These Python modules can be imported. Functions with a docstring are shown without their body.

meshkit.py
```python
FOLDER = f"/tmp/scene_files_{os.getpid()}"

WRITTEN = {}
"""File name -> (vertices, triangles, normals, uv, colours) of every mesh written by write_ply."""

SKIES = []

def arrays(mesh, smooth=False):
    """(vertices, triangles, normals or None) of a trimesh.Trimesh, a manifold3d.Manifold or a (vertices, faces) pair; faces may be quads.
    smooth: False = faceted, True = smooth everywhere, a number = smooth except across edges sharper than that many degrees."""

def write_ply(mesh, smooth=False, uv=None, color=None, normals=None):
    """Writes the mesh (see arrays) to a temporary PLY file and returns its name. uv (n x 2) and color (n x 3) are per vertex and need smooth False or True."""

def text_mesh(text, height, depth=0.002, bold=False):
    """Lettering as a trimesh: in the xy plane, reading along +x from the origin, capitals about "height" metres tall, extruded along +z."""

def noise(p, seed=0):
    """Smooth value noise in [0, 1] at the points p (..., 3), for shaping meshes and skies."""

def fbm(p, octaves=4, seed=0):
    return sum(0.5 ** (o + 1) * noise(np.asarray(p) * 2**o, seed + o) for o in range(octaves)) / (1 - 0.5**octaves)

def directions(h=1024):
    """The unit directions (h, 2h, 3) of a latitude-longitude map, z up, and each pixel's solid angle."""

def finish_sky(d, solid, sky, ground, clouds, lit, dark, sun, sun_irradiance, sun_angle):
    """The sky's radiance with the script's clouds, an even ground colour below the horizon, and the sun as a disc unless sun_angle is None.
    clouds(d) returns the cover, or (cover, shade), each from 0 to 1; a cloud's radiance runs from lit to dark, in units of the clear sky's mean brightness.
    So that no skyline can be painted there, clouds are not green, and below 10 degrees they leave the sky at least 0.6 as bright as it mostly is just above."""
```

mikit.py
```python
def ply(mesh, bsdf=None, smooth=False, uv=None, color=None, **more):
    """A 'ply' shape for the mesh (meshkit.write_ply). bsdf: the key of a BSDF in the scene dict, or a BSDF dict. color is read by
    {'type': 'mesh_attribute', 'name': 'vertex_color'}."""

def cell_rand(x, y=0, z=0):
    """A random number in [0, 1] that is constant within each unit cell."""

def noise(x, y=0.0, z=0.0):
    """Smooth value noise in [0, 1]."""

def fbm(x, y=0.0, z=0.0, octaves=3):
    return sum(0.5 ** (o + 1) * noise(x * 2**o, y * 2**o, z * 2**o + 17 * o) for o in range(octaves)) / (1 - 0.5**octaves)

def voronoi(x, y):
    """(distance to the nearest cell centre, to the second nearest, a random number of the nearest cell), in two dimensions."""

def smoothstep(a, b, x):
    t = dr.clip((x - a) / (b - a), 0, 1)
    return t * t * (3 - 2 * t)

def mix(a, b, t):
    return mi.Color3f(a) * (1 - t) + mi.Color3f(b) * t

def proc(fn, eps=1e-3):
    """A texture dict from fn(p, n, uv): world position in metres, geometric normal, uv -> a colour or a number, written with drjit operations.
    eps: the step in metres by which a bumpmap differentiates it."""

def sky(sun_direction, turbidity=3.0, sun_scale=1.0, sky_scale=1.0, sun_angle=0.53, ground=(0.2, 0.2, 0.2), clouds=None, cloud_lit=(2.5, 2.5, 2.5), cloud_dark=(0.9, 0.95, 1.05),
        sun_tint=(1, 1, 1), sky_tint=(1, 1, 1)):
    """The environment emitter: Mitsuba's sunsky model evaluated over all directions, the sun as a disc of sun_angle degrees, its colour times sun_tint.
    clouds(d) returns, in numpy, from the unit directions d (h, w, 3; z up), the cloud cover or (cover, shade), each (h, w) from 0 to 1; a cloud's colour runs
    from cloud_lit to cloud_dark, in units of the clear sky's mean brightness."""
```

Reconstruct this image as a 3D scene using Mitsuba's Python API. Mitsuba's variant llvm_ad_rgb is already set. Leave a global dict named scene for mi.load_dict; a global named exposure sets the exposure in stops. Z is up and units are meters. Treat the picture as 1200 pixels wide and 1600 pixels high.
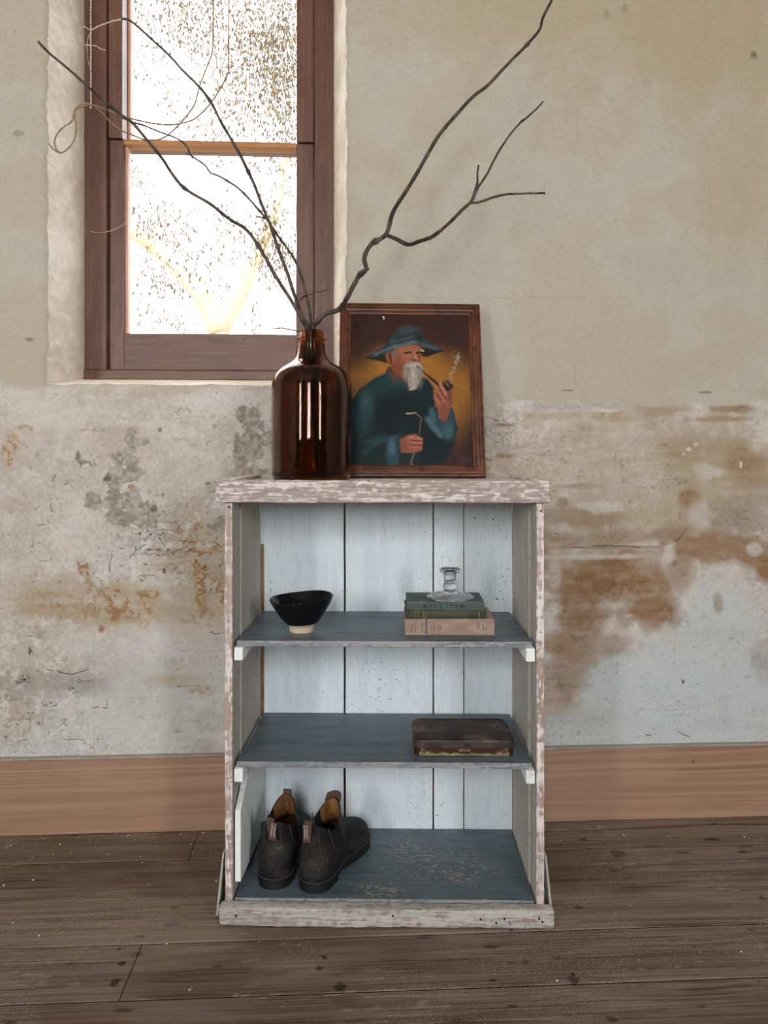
import math, random
import numpy as np, trimesh, manifold3d as m3
import drjit as dr
import mitsuba as mi
import mikit, meshkit
from mikit import proc, noise, fbm, voronoi, cell_rand, smoothstep, mix, ply
from scipy.interpolate import PchipInterpolator
import shapely.geometry as sg

T = mi.ScalarTransform4f
scene, labels = {}, {}

# ------------------------------------------------------------------ camera, sky, windows' light, exposure
EYE = 1.06
scene['camera'] = {'type': 'perspective', 'fov': 53.13, 'fov_axis': 'x', 'near_clip': 0.02, 'far_clip': 200.0,
                   'principal_point_offset_y': 0.0575,
                   'to_world': T().look_at(origin=[0, 0, EYE], target=[0, 1, EYE], up=[0, 0, 1])}
scene['sky'] = {**mikit.sky(sun_direction=[-0.75, 0.35, 0.75], turbidity=4.0, sun_scale=0.0, sky_scale=60.0, ground=(0.25, 0.22, 0.18),
                            clouds=lambda d: 0.85 + 0 * d[..., 0], cloud_lit=(1.0, 0.99, 0.96)), 'sampling_weight': 1.6}
DAY = [33.0, 33.0, 33.6]               # daylight in the three windows of the wall behind the camera
exposure = 0.0

def srgb(r, g, b, k=1.0):
    f = lambda v: (v / 255 / 12.92) if v / 255 < 0.04045 else ((v / 255 + 0.055) / 1.055) ** 2.4
    return [min(0.95, f(v) * k) for v in (r, g, b)]

# ------------------------------------------------------------------ the long wall's own frame: u along it, n into it, z up
TH = math.atan(0.053)
CS, SN, OY = math.cos(TH), math.sin(TH), 2.2015
WALL = T().translate([0, OY, 0]).rotate([0, 0, 1], math.degrees(TH))
def wp(u, n, z): return np.array([u * CS - n * SN, OY + u * SN + n * CS, z])
def wall_u(p): return p.x * CS + (p.y - OY) * SN
def wall_m(p): return p.x * SN - (p.y - OY) * CS          # distance from the wall towards the room

# ------------------------------------------------------------------ scene helpers
def key_for(name, parent=None):
    base = f'{parent}__{name}' if parent else name
    k, i = base, 0
    while k in scene or k in labels or any(x.startswith(k + '__') for x in scene):
        i += 1; k = f'{base}_{i:03d}'
    return k
def thing(name, label=None, category=None, group=None, kind=None):
    k = key_for(name)
    labels[k] = {a: b for a, b in dict(label=label, category=category, group=group, kind=kind).items() if b}
    return k
def obj(name, mesh, bsdf, parent=None, smooth=False, at=None, label=None, kind=None, **more):
    k = key_for(name, parent)
    d = ply(mesh, bsdf, smooth, **more)
    if at is not None: d['to_world'] = at
    scene[k] = d
    if label or kind: labels[k] = {a: b for a, b in dict(label=label, kind=kind).items() if b}
    return k
def tag(k, label=None, category=None, group=None, kind=None):
    labels[k] = {a: b for a, b in dict(label=label, category=category, group=group, kind=kind).items() if b}

# ------------------------------------------------------------------ mesh helpers
def cat(*ms): return trimesh.util.concatenate(list(ms))
def nz(x, y=0., z=0.):      # numpy twin of mikit.noise
    x, y, z = np.broadcast_arrays(np.asarray(x, float), y, z)
    return meshkit.noise(np.stack([x, y, z], -1) + 1e6)
def fb(x, y=0., z=0., octaves=3):
    return sum(0.5 ** (o + 1) * nz(np.asarray(x) * 2**o, np.asarray(y) * 2**o, np.asarray(z) * 2**o + 17 * o) for o in range(octaves)) / (1 - 0.5**octaves)
def npstep(a, b, x):
    t = np.clip((x - a) / (b - a), 0, 1); return t * t * (3 - 2 * t)

def board(lo, hi, r=0.002, seg=0.06, amp=0.0, freq=25.0, seed=0, wob=0.0):
    """A sawn board: rounded edges (r), worn by noise of height amp along its surface, edges wavering by wob."""
    lo, hi = np.asarray(lo, float), np.asarray(hi, float)
    r = min(r, 0.45 * (hi - lo).min())
    ax = []
    for a in range(3):
        L = hi[a] - lo[a]
        n = max(1, int(round((L - 2 * r) / seg)))
        ax.append(np.concatenate([[0, 0.3 * r], np.linspace(r, L - r, n + 1), [L - 0.3 * r, L]]) + lo[a])
    V, Fc, base = [], [], 0
    for a in range(3):
        b, c = [(1, 2), (2, 0), (0, 1)][a]
        B, C = np.meshgrid(ax[b], ax[c], indexing='ij')
        nb, nc = B.shape
        i = np.arange(nb * nc).reshape(nb, nc)
        q = np.stack([i[:-1, :-1], i[1:, :-1], i[1:, 1:], i[:-1, 1:]], -1).reshape(-1, 4)
        for side in (0, 1):
            P = np.zeros((nb * nc, 3)); P[:, a] = (lo, hi)[side][a]; P[:, b] = B.ravel(); P[:, c] = C.ravel()
            V.append(P); Fc.append((q if side else q[:, ::-1]) + base); base += len(P)
    V, Fc = np.vstack(V), np.vstack(Fc)
    q = np.clip(V, lo + r, hi - r); d = V - q
    V = q + r * d / np.maximum(np.linalg.norm(d, axis=1, keepdims=True), 1e-12)
    if amp or wob:
        n = (V - q) / r
        s = seed * 7.31
        V = V + n * (amp * 2 * (fb(V[:, 0] * freq + s, V[:, 1] * freq, V[:, 2] * freq) - 0.5))[:, None]
        if wob:
            L = int(np.argmax(hi - lo)); t = V[:, L]
            for a in range(3):
                if a != L:
                    far = np.where(V[:, a] > (lo[a] + hi[a]) / 2, 1.0, -1.0)
                    V[:, a] += wob * 2 * (fb(t * 9 + s + 13 * a, far * 5) - 0.5)
    m = trimesh.Trimesh(V, np.vstack([Fc[:, [0, 1, 2]], Fc[:, [0, 2, 3]]]), process=False)
    m.merge_vertices(digits_vertex=7)
    return m
def slab(lo, hi):       # a board with small plain chamfers: 44 triangles
    lo, hi = np.asarray(lo, float), np.asarray(hi, float); r = min(0.0010, 0.3 * (hi - lo).min())
    P = []
    for a in range(3):
        l, h = lo + r, hi - r; l[a], h[a] = lo[a], hi[a]
        P += [[x, y, z] for x in (l[0], h[0]) for y in (l[1], h[1]) for z in (l[2], h[2])]
    return trimesh.convex.convex_hull(np.array(P))
def lathe(prof, n=64):
    prof = np.asarray(prof, float); a = np.arange(n) * 2 * math.pi / n
    V = np.stack([prof[:, :1] * np.cos(a), prof[:, :1] * np.sin(a), np.repeat(prof[:, 1:], n, 1)], -1).reshape(-1, 3)
    i, j = np.meshgrid(np.arange(len(prof) - 1), np.arange(n), indexing='ij'); k = (j + 1) % n
    q = np.stack([i * n + j, i * n + k, (i + 1) * n + k, (i + 1) * n + j], -1).reshape(-1, 4)
    f = np.vstack([q[:, [0, 1, 2]], q[:, [0, 2, 3]]])
    m = trimesh.Trimesh(V, f, process=False); m.merge_vertices(digits_vertex=7)
    m.update_faces(m.nondegenerate_faces()); m.remove_unreferenced_vertices()
    return m
def curve(pts, step=0.006):     # a smooth line through the points
    p = np.asarray(pts, float)
    if len(p) == 2: p = np.array([p[0], p.mean(0), p[1]])
    d = np.r_[0, np.cumsum(np.sqrt(np.linalg.norm(np.diff(p, axis=0), axis=1)))]
    P = np.vstack([2 * p[0] - p[1], p, 2 * p[-1] - p[-2]]); out = []
    for i in range(len(p) - 1):
        n = max(2, int(np.linalg.norm(p[i + 1] - p[i]) / step)); t = np.linspace(0, 1, n, endpoint=False)[:, None]
        a, b, c_, e = P[i], P[i + 1], P[i + 2], P[i + 3]
        out.append(0.5 * (2 * b + (c_ - a) * t + (2 * a - 5 * b + 4 * c_ - e) * t**2 + (3 * b - a - 3 * c_ + e) * t**3))
    return np.vstack(out + [p[-1:]])
def tube(pts, rad, sides=8):
    p = np.asarray(pts, float); rad = np.broadcast_to(rad, len(p)).astype(float)
    t = np.gradient(p, axis=0); t /= np.linalg.norm(t, axis=1, keepdims=True) + 1e-12
    a = np.cross(t[0], [0.3, 0.9, 0.2]); a /= np.linalg.norm(a); A = [a]
    for k in range(1, len(p)):
        a = A[-1] - t[k] * (A[-1] @ t[k]); A.append(a / np.linalg.norm(a))
    A = np.array(A); B = np.cross(t, A); g = np.arange(sides) * 2 * math.pi / sides
    V = p[:, None] + rad[:, None, None] * (np.cos(g)[None, :, None] * A[:, None] + np.sin(g)[None, :, None] * B[:, None])
    n = len(p); i, j = np.meshgrid(np.arange(n - 1), np.arange(sides), indexing='ij'); k = (j + 1) % sides
    q = np.stack([i * sides + j, i * sides + k, (i + 1) * sides + k, (i + 1) * sides + j], -1).reshape(-1, 4)
    V = np.vstack([V.reshape(-1, 3), p[:1], p[-1:]])
    e = np.arange(sides); f = (e + 1) % sides
    return trimesh.Trimesh(V, np.vstack([q[:, [0, 1, 2]], q[:, [0, 2, 3]], np.stack([f, e, e * 0 + n * sides], 1),
                                         np.stack([e + (n - 1) * sides, f + (n - 1) * sides, e * 0 + n * sides + 1], 1)]), process=False)
def sheet(P):           # quads of a grid of points (h, w, 3)
    h, w = P.shape[:2]; i = np.arange(h * w).reshape(h, w)
    q = np.stack([i[:-1, :-1], i[:-1, 1:], i[1:, 1:], i[1:, :-1]], -1).reshape(-1, 4)
    return trimesh.Trimesh(P.reshape(-1, 3), np.vstack([q[:, [0, 1, 2]], q[:, [0, 2, 3]]]), process=False)
def extrude(poly, h): return trimesh.creation.extrude_polygon(poly, h, engine='earcut')

# ------------------------------------------------------------------ materials
class DR:
    noise, fbm, step, sqrt, mx, mn, clip = noise, fbm, smoothstep, dr.sqrt, dr.maximum, dr.minimum, dr.clip
class NP:
    noise, fbm, step, sqrt, mx, mn, clip = nz, fb, npstep, np.sqrt, np.maximum, np.minimum, np.clip

def blobs(N, u, z, items, soft, w1, w2, k1=0.9, k2=0.9):
    """Union of ragged stains: (u, z, half width, half height), strength."""
    out = 0.0 * u
    for (cu, cz, ru, rz), a in items:
        dx, dz = (u - cu) / ru, (z - cz) / rz
        d = N.sqrt(dx * dx + dz * dz) + k1 * w1 + k2 * w2
        out = N.mx(out, a * (1 - N.step(1 - soft, 1 + soft, d)))
    return out
def lines(N, u, z, segs, half):
    """Distance mask of thin polylines."""
    best = 0.0 * u + 9
    for pts in segs:
        for (ax, az), (bx, bz) in zip(pts[:-1], pts[1:]):
            ex, ez = bx - ax, bz - az
            t = N.clip(((u - ax) * ex + (z - az) * ez) / (ex * ex + ez * ez), 0, 1)
            dx, dz = u - ax - ex * t, z - az - ez * t
            best = N.mn(best, dx * dx + dz * dz)
    return 1 - N.step(half * 0.5, half, N.sqrt(best))

BARE = [((-0.7345, 0.9987, 0.0396, 0.0433), 1), ((-0.7221, 0.9158, 0.0577, 0.0505), 1), ((-0.8106, 0.9215, 0.0432, 0.0234), 1), ((-0.6937, 0.8724, 0.0433, 0.0253), 1), ((-0.7132, 1.087, 0.0108, 0.0252), 0.9), ((-0.6777, 1.0925, 0.009, 0.0072), 0.9), ((-0.7788, 0.9844, 0.009, 0.0126), 1), ((-0.3913, 1.169, 0.0436, 0.0254), 1), ((-0.3787, 1.0927, 0.0473, 0.0764), 1), ((-0.4147, 1.0654, 0.0145, 0.0218), 0.9), ((-0.3606, 1.0054, 0.04, 0.0255), 1), ((-0.4633, 0.8604, 0.0163, 0.0236), 1), ((-0.4902, 0.8388, 0.0073, 0.0181), 0.9)]
RUST = [((-1.0529, 1.0528, 0.0161, 0.0393), 0.8), ((-1.011, 1.1316, 0.0322, 0.0143), 0.55), ((-1.0354, 1.0886, 0.0197, 0.0394), 0.65), ((-0.7398, 0.8618, 0.0198, 0.0126), 1.5), ((-0.715, 0.9662, 0.0162, 0.009), 0.8), ((-0.8459, 0.7419, 0.0144, 0.0252), 0.9), ((-0.8318, 0.6878, 0.0162, 0.0324), 0.9), ((-0.8353, 0.616, 0.0324, 0.0396), 0.6), ((-0.7753, 0.6603, 0.036, 0.0162), 0.95), ((-0.7611, 0.6151, 0.0234, 0.036), 0.8), ((-0.6955, 0.6144, 0.0577, 0.0289), 0.7), ((-0.6653, 0.6592, 0.0325, 0.0144), 0.85), ((-0.7965, 0.5669, 0.0144, 0.018), 0.9), ((-0.7132, 0.6507, 0.0433, 0.0144), 0.75), ((-0.6759, 0.5763, 0.0217, 0.0144), 0.6), ((-0.9163, 0.6473, 0.061, 0.0359), 0.42), ((-0.8811, 0.6075, 0.0467, 0.0287), 0.45), ((-0.5797, 0.8411, 0.0181, 0.0072), 0.85), ((-0.5278, 0.8535, 0.0109, 0.0091), 1), ((-0.5529, 0.8084, 0.0217, 0.0072), 0.9), ((-0.5117, 0.7846, 0.0507, 0.0163), 0.7), ((-0.6083, 0.7744, 0.0325, 0.009), 0.5), ((-0.526, 0.734, 0.0235, 0.0362), 1.05), ((-0.5207, 0.6759, 0.0163, 0.0471), 1.05), ((-0.4758, 0.7517, 0.0145, 0.0145), 0.95), ((-0.4633, 0.6663, 0.0109, 0.0399), 0.85), ((-0.5189, 0.6125, 0.0272, 0.0326), 0.65), ((-0.4722, 0.8351, 0.0109, 0.0109), 0.95), ((-0.4758, 0.7027, 0.0218, 0.0073), 0.9), ((-0.8018, 1.1248, 0.0468, 0.0054), 0.45), ((-0.7576, 1.105, 0.0072, 0.018), 0.45), ((-0.7292, 1.0636, 0.0252, 0.0072), 0.45), ((-0.7487, 1.0474, 0.018, 0.018), 0.3), ((-0.5618, 0.5858, 0.0253, 0.0109), 0.4), ((-0.4992, 0.5815, 0.0145, 0.0109), 0.5), ((-0.535, 0.3899, 0.0326, 0.0091), 0.55), ((-0.5583, 0.4012, 0.0543, 0.0045), 0.6), ((-0.5833, 0.4486, 0.0109, 0.0054), 0.6)]
BROWN = [((0.6569, 0.6873, 0.1864, 0.0745), 1.0), ((0.568, 0.6286, 0.1023, 0.1116), 0.95), ((0.7862, 0.5983, 0.1084, 0.0561), 0.95), ((0.8664, 0.7285, 0.0487, 0.0843), 0.7), ((0.5435, 0.4987, 0.0966, 0.0558), 0.85), ((0.5246, 0.4247, 0.0594, 0.078), 0.7), ((0.6342, 0.5012, 0.1024, 0.0373), 0.55), ((0.5869, 0.874, 0.1395, 0.0298), 0.55), ((0.7195, 0.8174, 0.1213, 0.0224), 0.55), ((0.5208, 0.8055, 0.0929, 0.026), 0.4), ((0.997, 0.7782, 0.2066, 0.0338), 0.85), ((1.0936, 0.7512, 0.0565, 0.0301), 0.9), ((1.1284, 0.7208, 0.0301, 0.0452), 1.15), ((0.9816, 0.6168, 0.015, 0.0282), 0.6), ((1.0317, 1.1916, 0.0714, 0.0132), 0.75), ((0.9874, 1.1595, 0.1127, 0.0094), 0.5), ((1.0549, 1.045, 0.064, 0.0564), 0.55), ((0.8933, 0.9288, 0.0319, 0.0262), 0.75), ((1.0742, 0.981, 0.0489, 0.0226), 0.45), ((0.9105, 1.075, 0.0937, 0.0412), 0.35), ((0.568, 0.9633, 0.0669, 0.0093), 0.5), ((0.5208, 0.917, 0.0186, 0.0149), 0.6), ((0.8244, 1.1872, 0.0748, 0.015), 0.4), ((0.352, 1.1414, 0.037, 0.0074), 0.8), ((0.3427, 1.0526, 0.0296, 0.0055), 0.8), ((0.7481, 0.7855, 0.2988, 0.0047), 0.7)]
TAN = [((0.6721, 1.0376, 0.4288, 0.1398), 0.5), ((0.4081, 1.0007, 0.1297, 0.2038), 0.55), ((0.9778, 1.0187, 0.2629, 0.169), 0.75), ((0.6152, 1.168, 0.3723, 0.0223), 0.6), ((0.71, 0.8883, 0.2799, 0.084), 0.6), ((0.9009, 1.0937, 0.1312, 0.075), 0.4), ((0.4456, 0.7596, 0.1113, 0.1113), 0.5), ((0.502, 0.36, 0.0743, 0.0557), 0.5), ((-0.7576, 1.0834, 0.1081, 0.0468), 0.22), ((-1.0389, 1.0743, 0.1073, 0.0805), 0.3), ((-1.0477, 0.9134, 0.0715, 0.0286), 0.35), ((-0.9163, 0.6348, 0.1077, 0.0646), 0.75), ((-0.7221, 0.6237, 0.1442, 0.0721), 0.7), ((-0.526, 0.7122, 0.1087, 0.1449), 0.65), ((-0.5797, 0.4196, 0.0724, 0.0199), 0.5), ((-0.5081, 0.3859, 0.0254, 0.0181), 0.45), ((-1.0389, 0.3051, 0.0805, 0.0805), 0.38), ((-0.651, 1.237, 0.1084, 0.0163), 0.35), ((-0.8106, 1.2363, 0.054, 0.0144), 0.3), ((-1.004, 0.6446, 0.0895, 0.0895), 0.25)]
SMUDGE = [((1.0356, 0.8645, 0.1166, 0.0451), 0.65), ((1.0781, 0.9057, 0.0753, 0.0414), 0.5), ((0.8205, 0.8243, 0.0486, 0.015), 0.7), ((0.8741, 0.9776, 0.0281, 0.015), 0.7), ((1.1284, 0.4721, 0.0415, 0.0678), 0.6), ((0.5869, 1.1344, 0.0186, 0.0112), 0.6), ((0.7786, 1.1422, 0.0187, 0.0112), 0.6), ((0.6626, 1.2016, 0.1305, 0.0112), 0.5), ((0.502, 1.1974, 0.1114, 0.0111), 0.5), ((-0.969, 0.4185, 0.1702, 0.0323), 0.75), ((-0.8459, 0.413, 0.0395, 0.027), 0.65), ((-1.004, 0.3797, 0.0716, 0.0143), 0.6), ((-0.4992, 0.2951, 0.0616, 0.0363), 0.42), ((-0.5117, 0.2265, 0.0471, 0.0362), 0.5), ((-0.9655, 0.5511, 0.0108, 0.0143), 0.7), ((1.0936, 1.3198, 0.0339, 0.0527), 0.3), ((1.051, 1.2669, 0.015, 0.015), 0.6), ((0.9682, 0.2678, 0.0563, 0.0188), 0.2), ((-1.004, 1.5308, 0.0465, 0.009), 0.35), ((0.5303, 1.3628, 0.1115, 0.0186), 0.1), ((-1.004, 1.2498, 0.0895, 0.0143), 0.3), ((1.0356, 0.5298, 0.1504, 0.0226), 0.15), ((0.5585, 0.294, 0.1116, 0.0409), 0.22)]
WHITE = [((0.6626, 0.9034, 0.0634, 0.0186), 0.8), ((0.5925, 0.9074, 0.0372, 0.0112), 0.6), ((0.8358, 0.7606, 0.0187, 0.0299), 0.8), ((0.6058, 0.7585, 0.1154, 0.0074), 0.7), ((1.0936, 0.7776, 0.0226, 0.0188), 0.7), ((0.4983, 0.7221, 0.0167, 0.0631), 0.5), ((0.9278, 0.8781, 0.0263, 0.0338), 0.5), ((1.051, 1.0261, 0.0047, 0.0132), 1.6), ((0.6493, 1.183, 0.0373, 0.0056), 0.9), ((0.9489, 1.0093, 0.045, 0.0188), 0.5), ((1.0936, 1.0751, 0.0226, 0.0151), 0.5), ((0.9163, 1.0862, 0.0075, 0.0056), 0.9), ((0.8933, 1.0712, 0.0075, 0.0056), 0.9), ((0.8779, 1.0581, 0.0056, 0.0037), 0.8), ((0.7138, 0.586, 0.0149, 0.0056), 0.6), ((0.6721, 0.5809, 0.0056, 0.0075), 0.6), ((-0.7398, 0.7861, 0.0829, 0.0541), 0.4), ((-0.6154, 0.7039, 0.0542, 0.0217), 0.5), ((-0.7221, 1.2547, 0.0541, 0.018), 0.3), ((-0.4812, 1.2105, 0.1088, 0.0218), 0.5), ((-0.6154, 0.5593, 0.1446, 0.0325), 0.3), ((-0.6688, 0.912, 0.0469, 0.0217), 0.35), ((-0.8635, 0.5264, 0.0467, 0.0323), 0.3), ((-0.8459, 0.3519, 0.0791, 0.0144), 0.5)]
COOL = [((-0.6332, 0.3337, 0.3433, 0.1265), 0.55), ((-0.969, 0.2501, 0.215, 0.0538), 0.5), ((0.8626, 0.3447, 0.412, 0.1685), 1.0), ((0.9778, 0.5493, 0.169, 0.1127), 0.9), ((0.5963, 0.2561, 0.1675, 0.0744), 0.9), ((-0.6332, 0.5144, 0.2529, 0.0434), 0.35)]
CRACKS = [[(-0.9233, 1.0026), (-0.9374, 0.9578), (-0.9391, 0.9309), (-0.9304, 0.8986)], [(-0.8776, 0.9936), (-0.8917, 0.9756), (-0.8987, 0.9738)], [(-0.8071, 0.7955), (-0.8, 0.7757)], [(-0.7699, 0.7773), (-0.7753, 0.7503), (-0.7717, 0.7287)], [(-0.667, 0.7983), (-0.7044, 0.7823), (-0.7221, 0.7644)], [(-0.6207, 0.7311), (-0.6207, 0.7202)], [(-0.8565, 1.0654), (-0.8635, 1.042), (-0.8582, 1.0205)], [(-0.8441, 1.0366), (-0.83, 1.0348), (-0.823, 1.0204)], [(-0.6475, 0.9029), (-0.6457, 0.883)], [(-0.6386, 0.8216), (-0.6243, 0.8034), (-0.6118, 0.7925)], [(-0.4902, 0.8533), (-0.492, 0.8243)], [(-0.9935, 0.5156), (-0.9882, 0.4976)], [(-0.7823, 0.3634), (-0.7823, 0.34), (-0.7965, 0.3402)], [(-0.6919, 0.3654), (-0.6848, 0.3437)], [(-0.8247, 0.3407), (-0.8071, 0.344)], [(-0.4884, 0.5487), (-0.4776, 0.5413), (-0.4633, 0.5448)], [(0.8358, 0.7905), (0.8664, 0.8034), (0.8818, 0.8277), (0.8875, 0.8314)], [(0.8129, 0.7981), (0.8205, 0.7906), (0.8358, 0.7905)], [(0.7595, 0.2399), (0.79, 0.2356), (0.8129, 0.2389)], [(0.8588, 0.2455), (0.8971, 0.2279)], [(0.5246, 0.7888), (0.7481, 0.7836)], [(0.4983, 0.8298), (0.5208, 0.8259)], [(0.6417, 1.1718), (0.6531, 1.1793)], [(0.8779, 0.3969), (0.8779, 0.3856)], [(0.6797, 0.5267), (0.6797, 0.5155)], [(0.602, 0.4086), (0.602, 0.3825)], [(1.0916, 0.4632), (1.0916, 0.4048)], [(-0.969, 0.4651), (-0.8811, 0.4423), (-0.8283, 0.4523)], [(-1.0738, 0.4631), (-1.0215, 0.4551)], [(-0.969, 0.8593), (-0.9163, 0.8626), (-0.8459, 0.8443)]]
HAIR = [[(-1.0738, 2.1502), (-1.004, 2.1539), (-0.9514, 2.1553)], [(-0.0184, 2.1621), (0.166, 2.1836), (0.296, 2.1834), (0.6342, 2.1589)], [(0.4456, 2.2634), (1.1284, 2.2811)], [(0.8244, 1.8982), (1.1284, 1.9042)], [(-0.0917, 1.503), (0.8053, 1.5163)], [(0.5623, 2.2612), (0.5623, 1.8967)], [(0.9547, 1.9045), (0.9547, 1.5348)], [(0.5585, 1.5099), (0.5548, 1.2087)], [(0.8358, 1.8423), (0.8397, 1.599), (0.8818, 1.5059)], [(0.2439, 1.7206), (0.2439, 1.6191)], [(0.2439, 2.3665), (0.2439, 2.2927)], [(-0.9339, 0.956), (-0.8459, 0.9504), (-0.6154, 0.9552)], [(-0.6332, 1.1558), (-0.4722, 1.1652)], [(-0.7788, 1.1824), (-0.7753, 1.0924)], [(0.6815, 0.7766), (0.6815, 0.4223)], [(0.9932, 0.2485), (1.0202, 0.3984)], [(0.729, 0.4682), (0.8435, 0.476)], [(-1.0738, 1.0743), (-0.969, 1.0923), (-0.8811, 1.0995)], [(-0.8987, 1.1138), (-0.8547, 1.1031)], [(-0.5797, 0.5046), (-0.4543, 0.4975)], [(-0.8159, 0.5528), (-0.8159, 0.2111)], [(-0.5547, 0.278), (-0.5547, 0.1875)]]
PITS = [((1.0897, 2.231, 0.0132, 0.0132), 1), ((0.7005, 2.3546, 0.0112, 0.0149), 0.5), ((0.6493, 2.3419, 0.0093, 0.013), 0.4), ((-0.9935, 0.5067, 0.0036, 0.0107), 1.2), ((-1.0215, 1.9548, 0.0143, 0.0072), 0.5), ((-0.99, 1.3788, 0.0107, 0.0054), 0.8), ((-0.651, 0.9029, 0.0072, 0.0072), 1), ((0.8779, 0.3894, 0.0047, 0.0056), 1.2), ((-0.6225, 0.7275, 0.0036, 0.0072), 1.4), ((-0.7788, 0.988, 0.009, 0.0072), 1.2), ((-0.8582, 1.0528, 0.009, 0.0144), 0.9), ((-0.8406, 1.0348, 0.0162, 0.0054), 0.8), ((0.5397, 1.2421, 0.026, 0.0028), 0.8), ((0.9451, 1.2382, 0.0188, 0.0028), 0.9), ((-0.6332, 1.125, 0.0054, 0.0054), 1)]
HL_ = -0.9462
WARM_SHADE = [((0.9009, 2.2746, 0.3749, 0.2062), 1), ((0.4081, 2.3346, 0.4446, 0.1112), 0.7), ((1.0936, 1.9223, 0.1695, 0.2259), 0.6)]  # dimmer, warmer light at the upper right, put into the wall colour
def dado(N, u, w1, w2): return 1.252 - 0.05 * N.step(-0.3, 0.3, u) + 0.03 * w1 + 0.012 * w2

def rough_zone(N, u, z):     # where the lower plaster is blown and flaking
    w = N.fbm(u * 3.1 + 5, z * 3.7, 1.0)
    return N.step(0.44, 0.62, w) * (1 - N.step(1.15, 1.25, z)) * (1 - 0.75 * N.step(0.25, 0.6, u))
def relief(u, z):            # plaster thickness in metres, for the mesh
    w1, w2 = fb(u * 9, z * 9, 3.) - .5, fb(u * 34, z * 34, 5.) - .5
    bare = blobs(NP, u, z, BARE, 0.12, w1, w2, 1.1, 1.0)
    h = 0.003 * (fb(u * 2.2, z * 2.2, 7.) - .5) + 0.0012 * (fb(u * 14, z * 14, 8.) - .5)
    rz = rough_zone(NP, u, z)
    h += rz * .004 * (fb(u * 30, z * 30, 4., 3) - .5)
    h -= 0.0035 * bare * (1 - 0.5 * fb(u * 60, z * 60, 2.))
    h -= 0.002 * npstep(-0.004, 0.004, z - dado(NP, u, w1, w2)) * 0 + 0.003 * lines(NP, u, z, CRACKS, 0.005)
    return h

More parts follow.
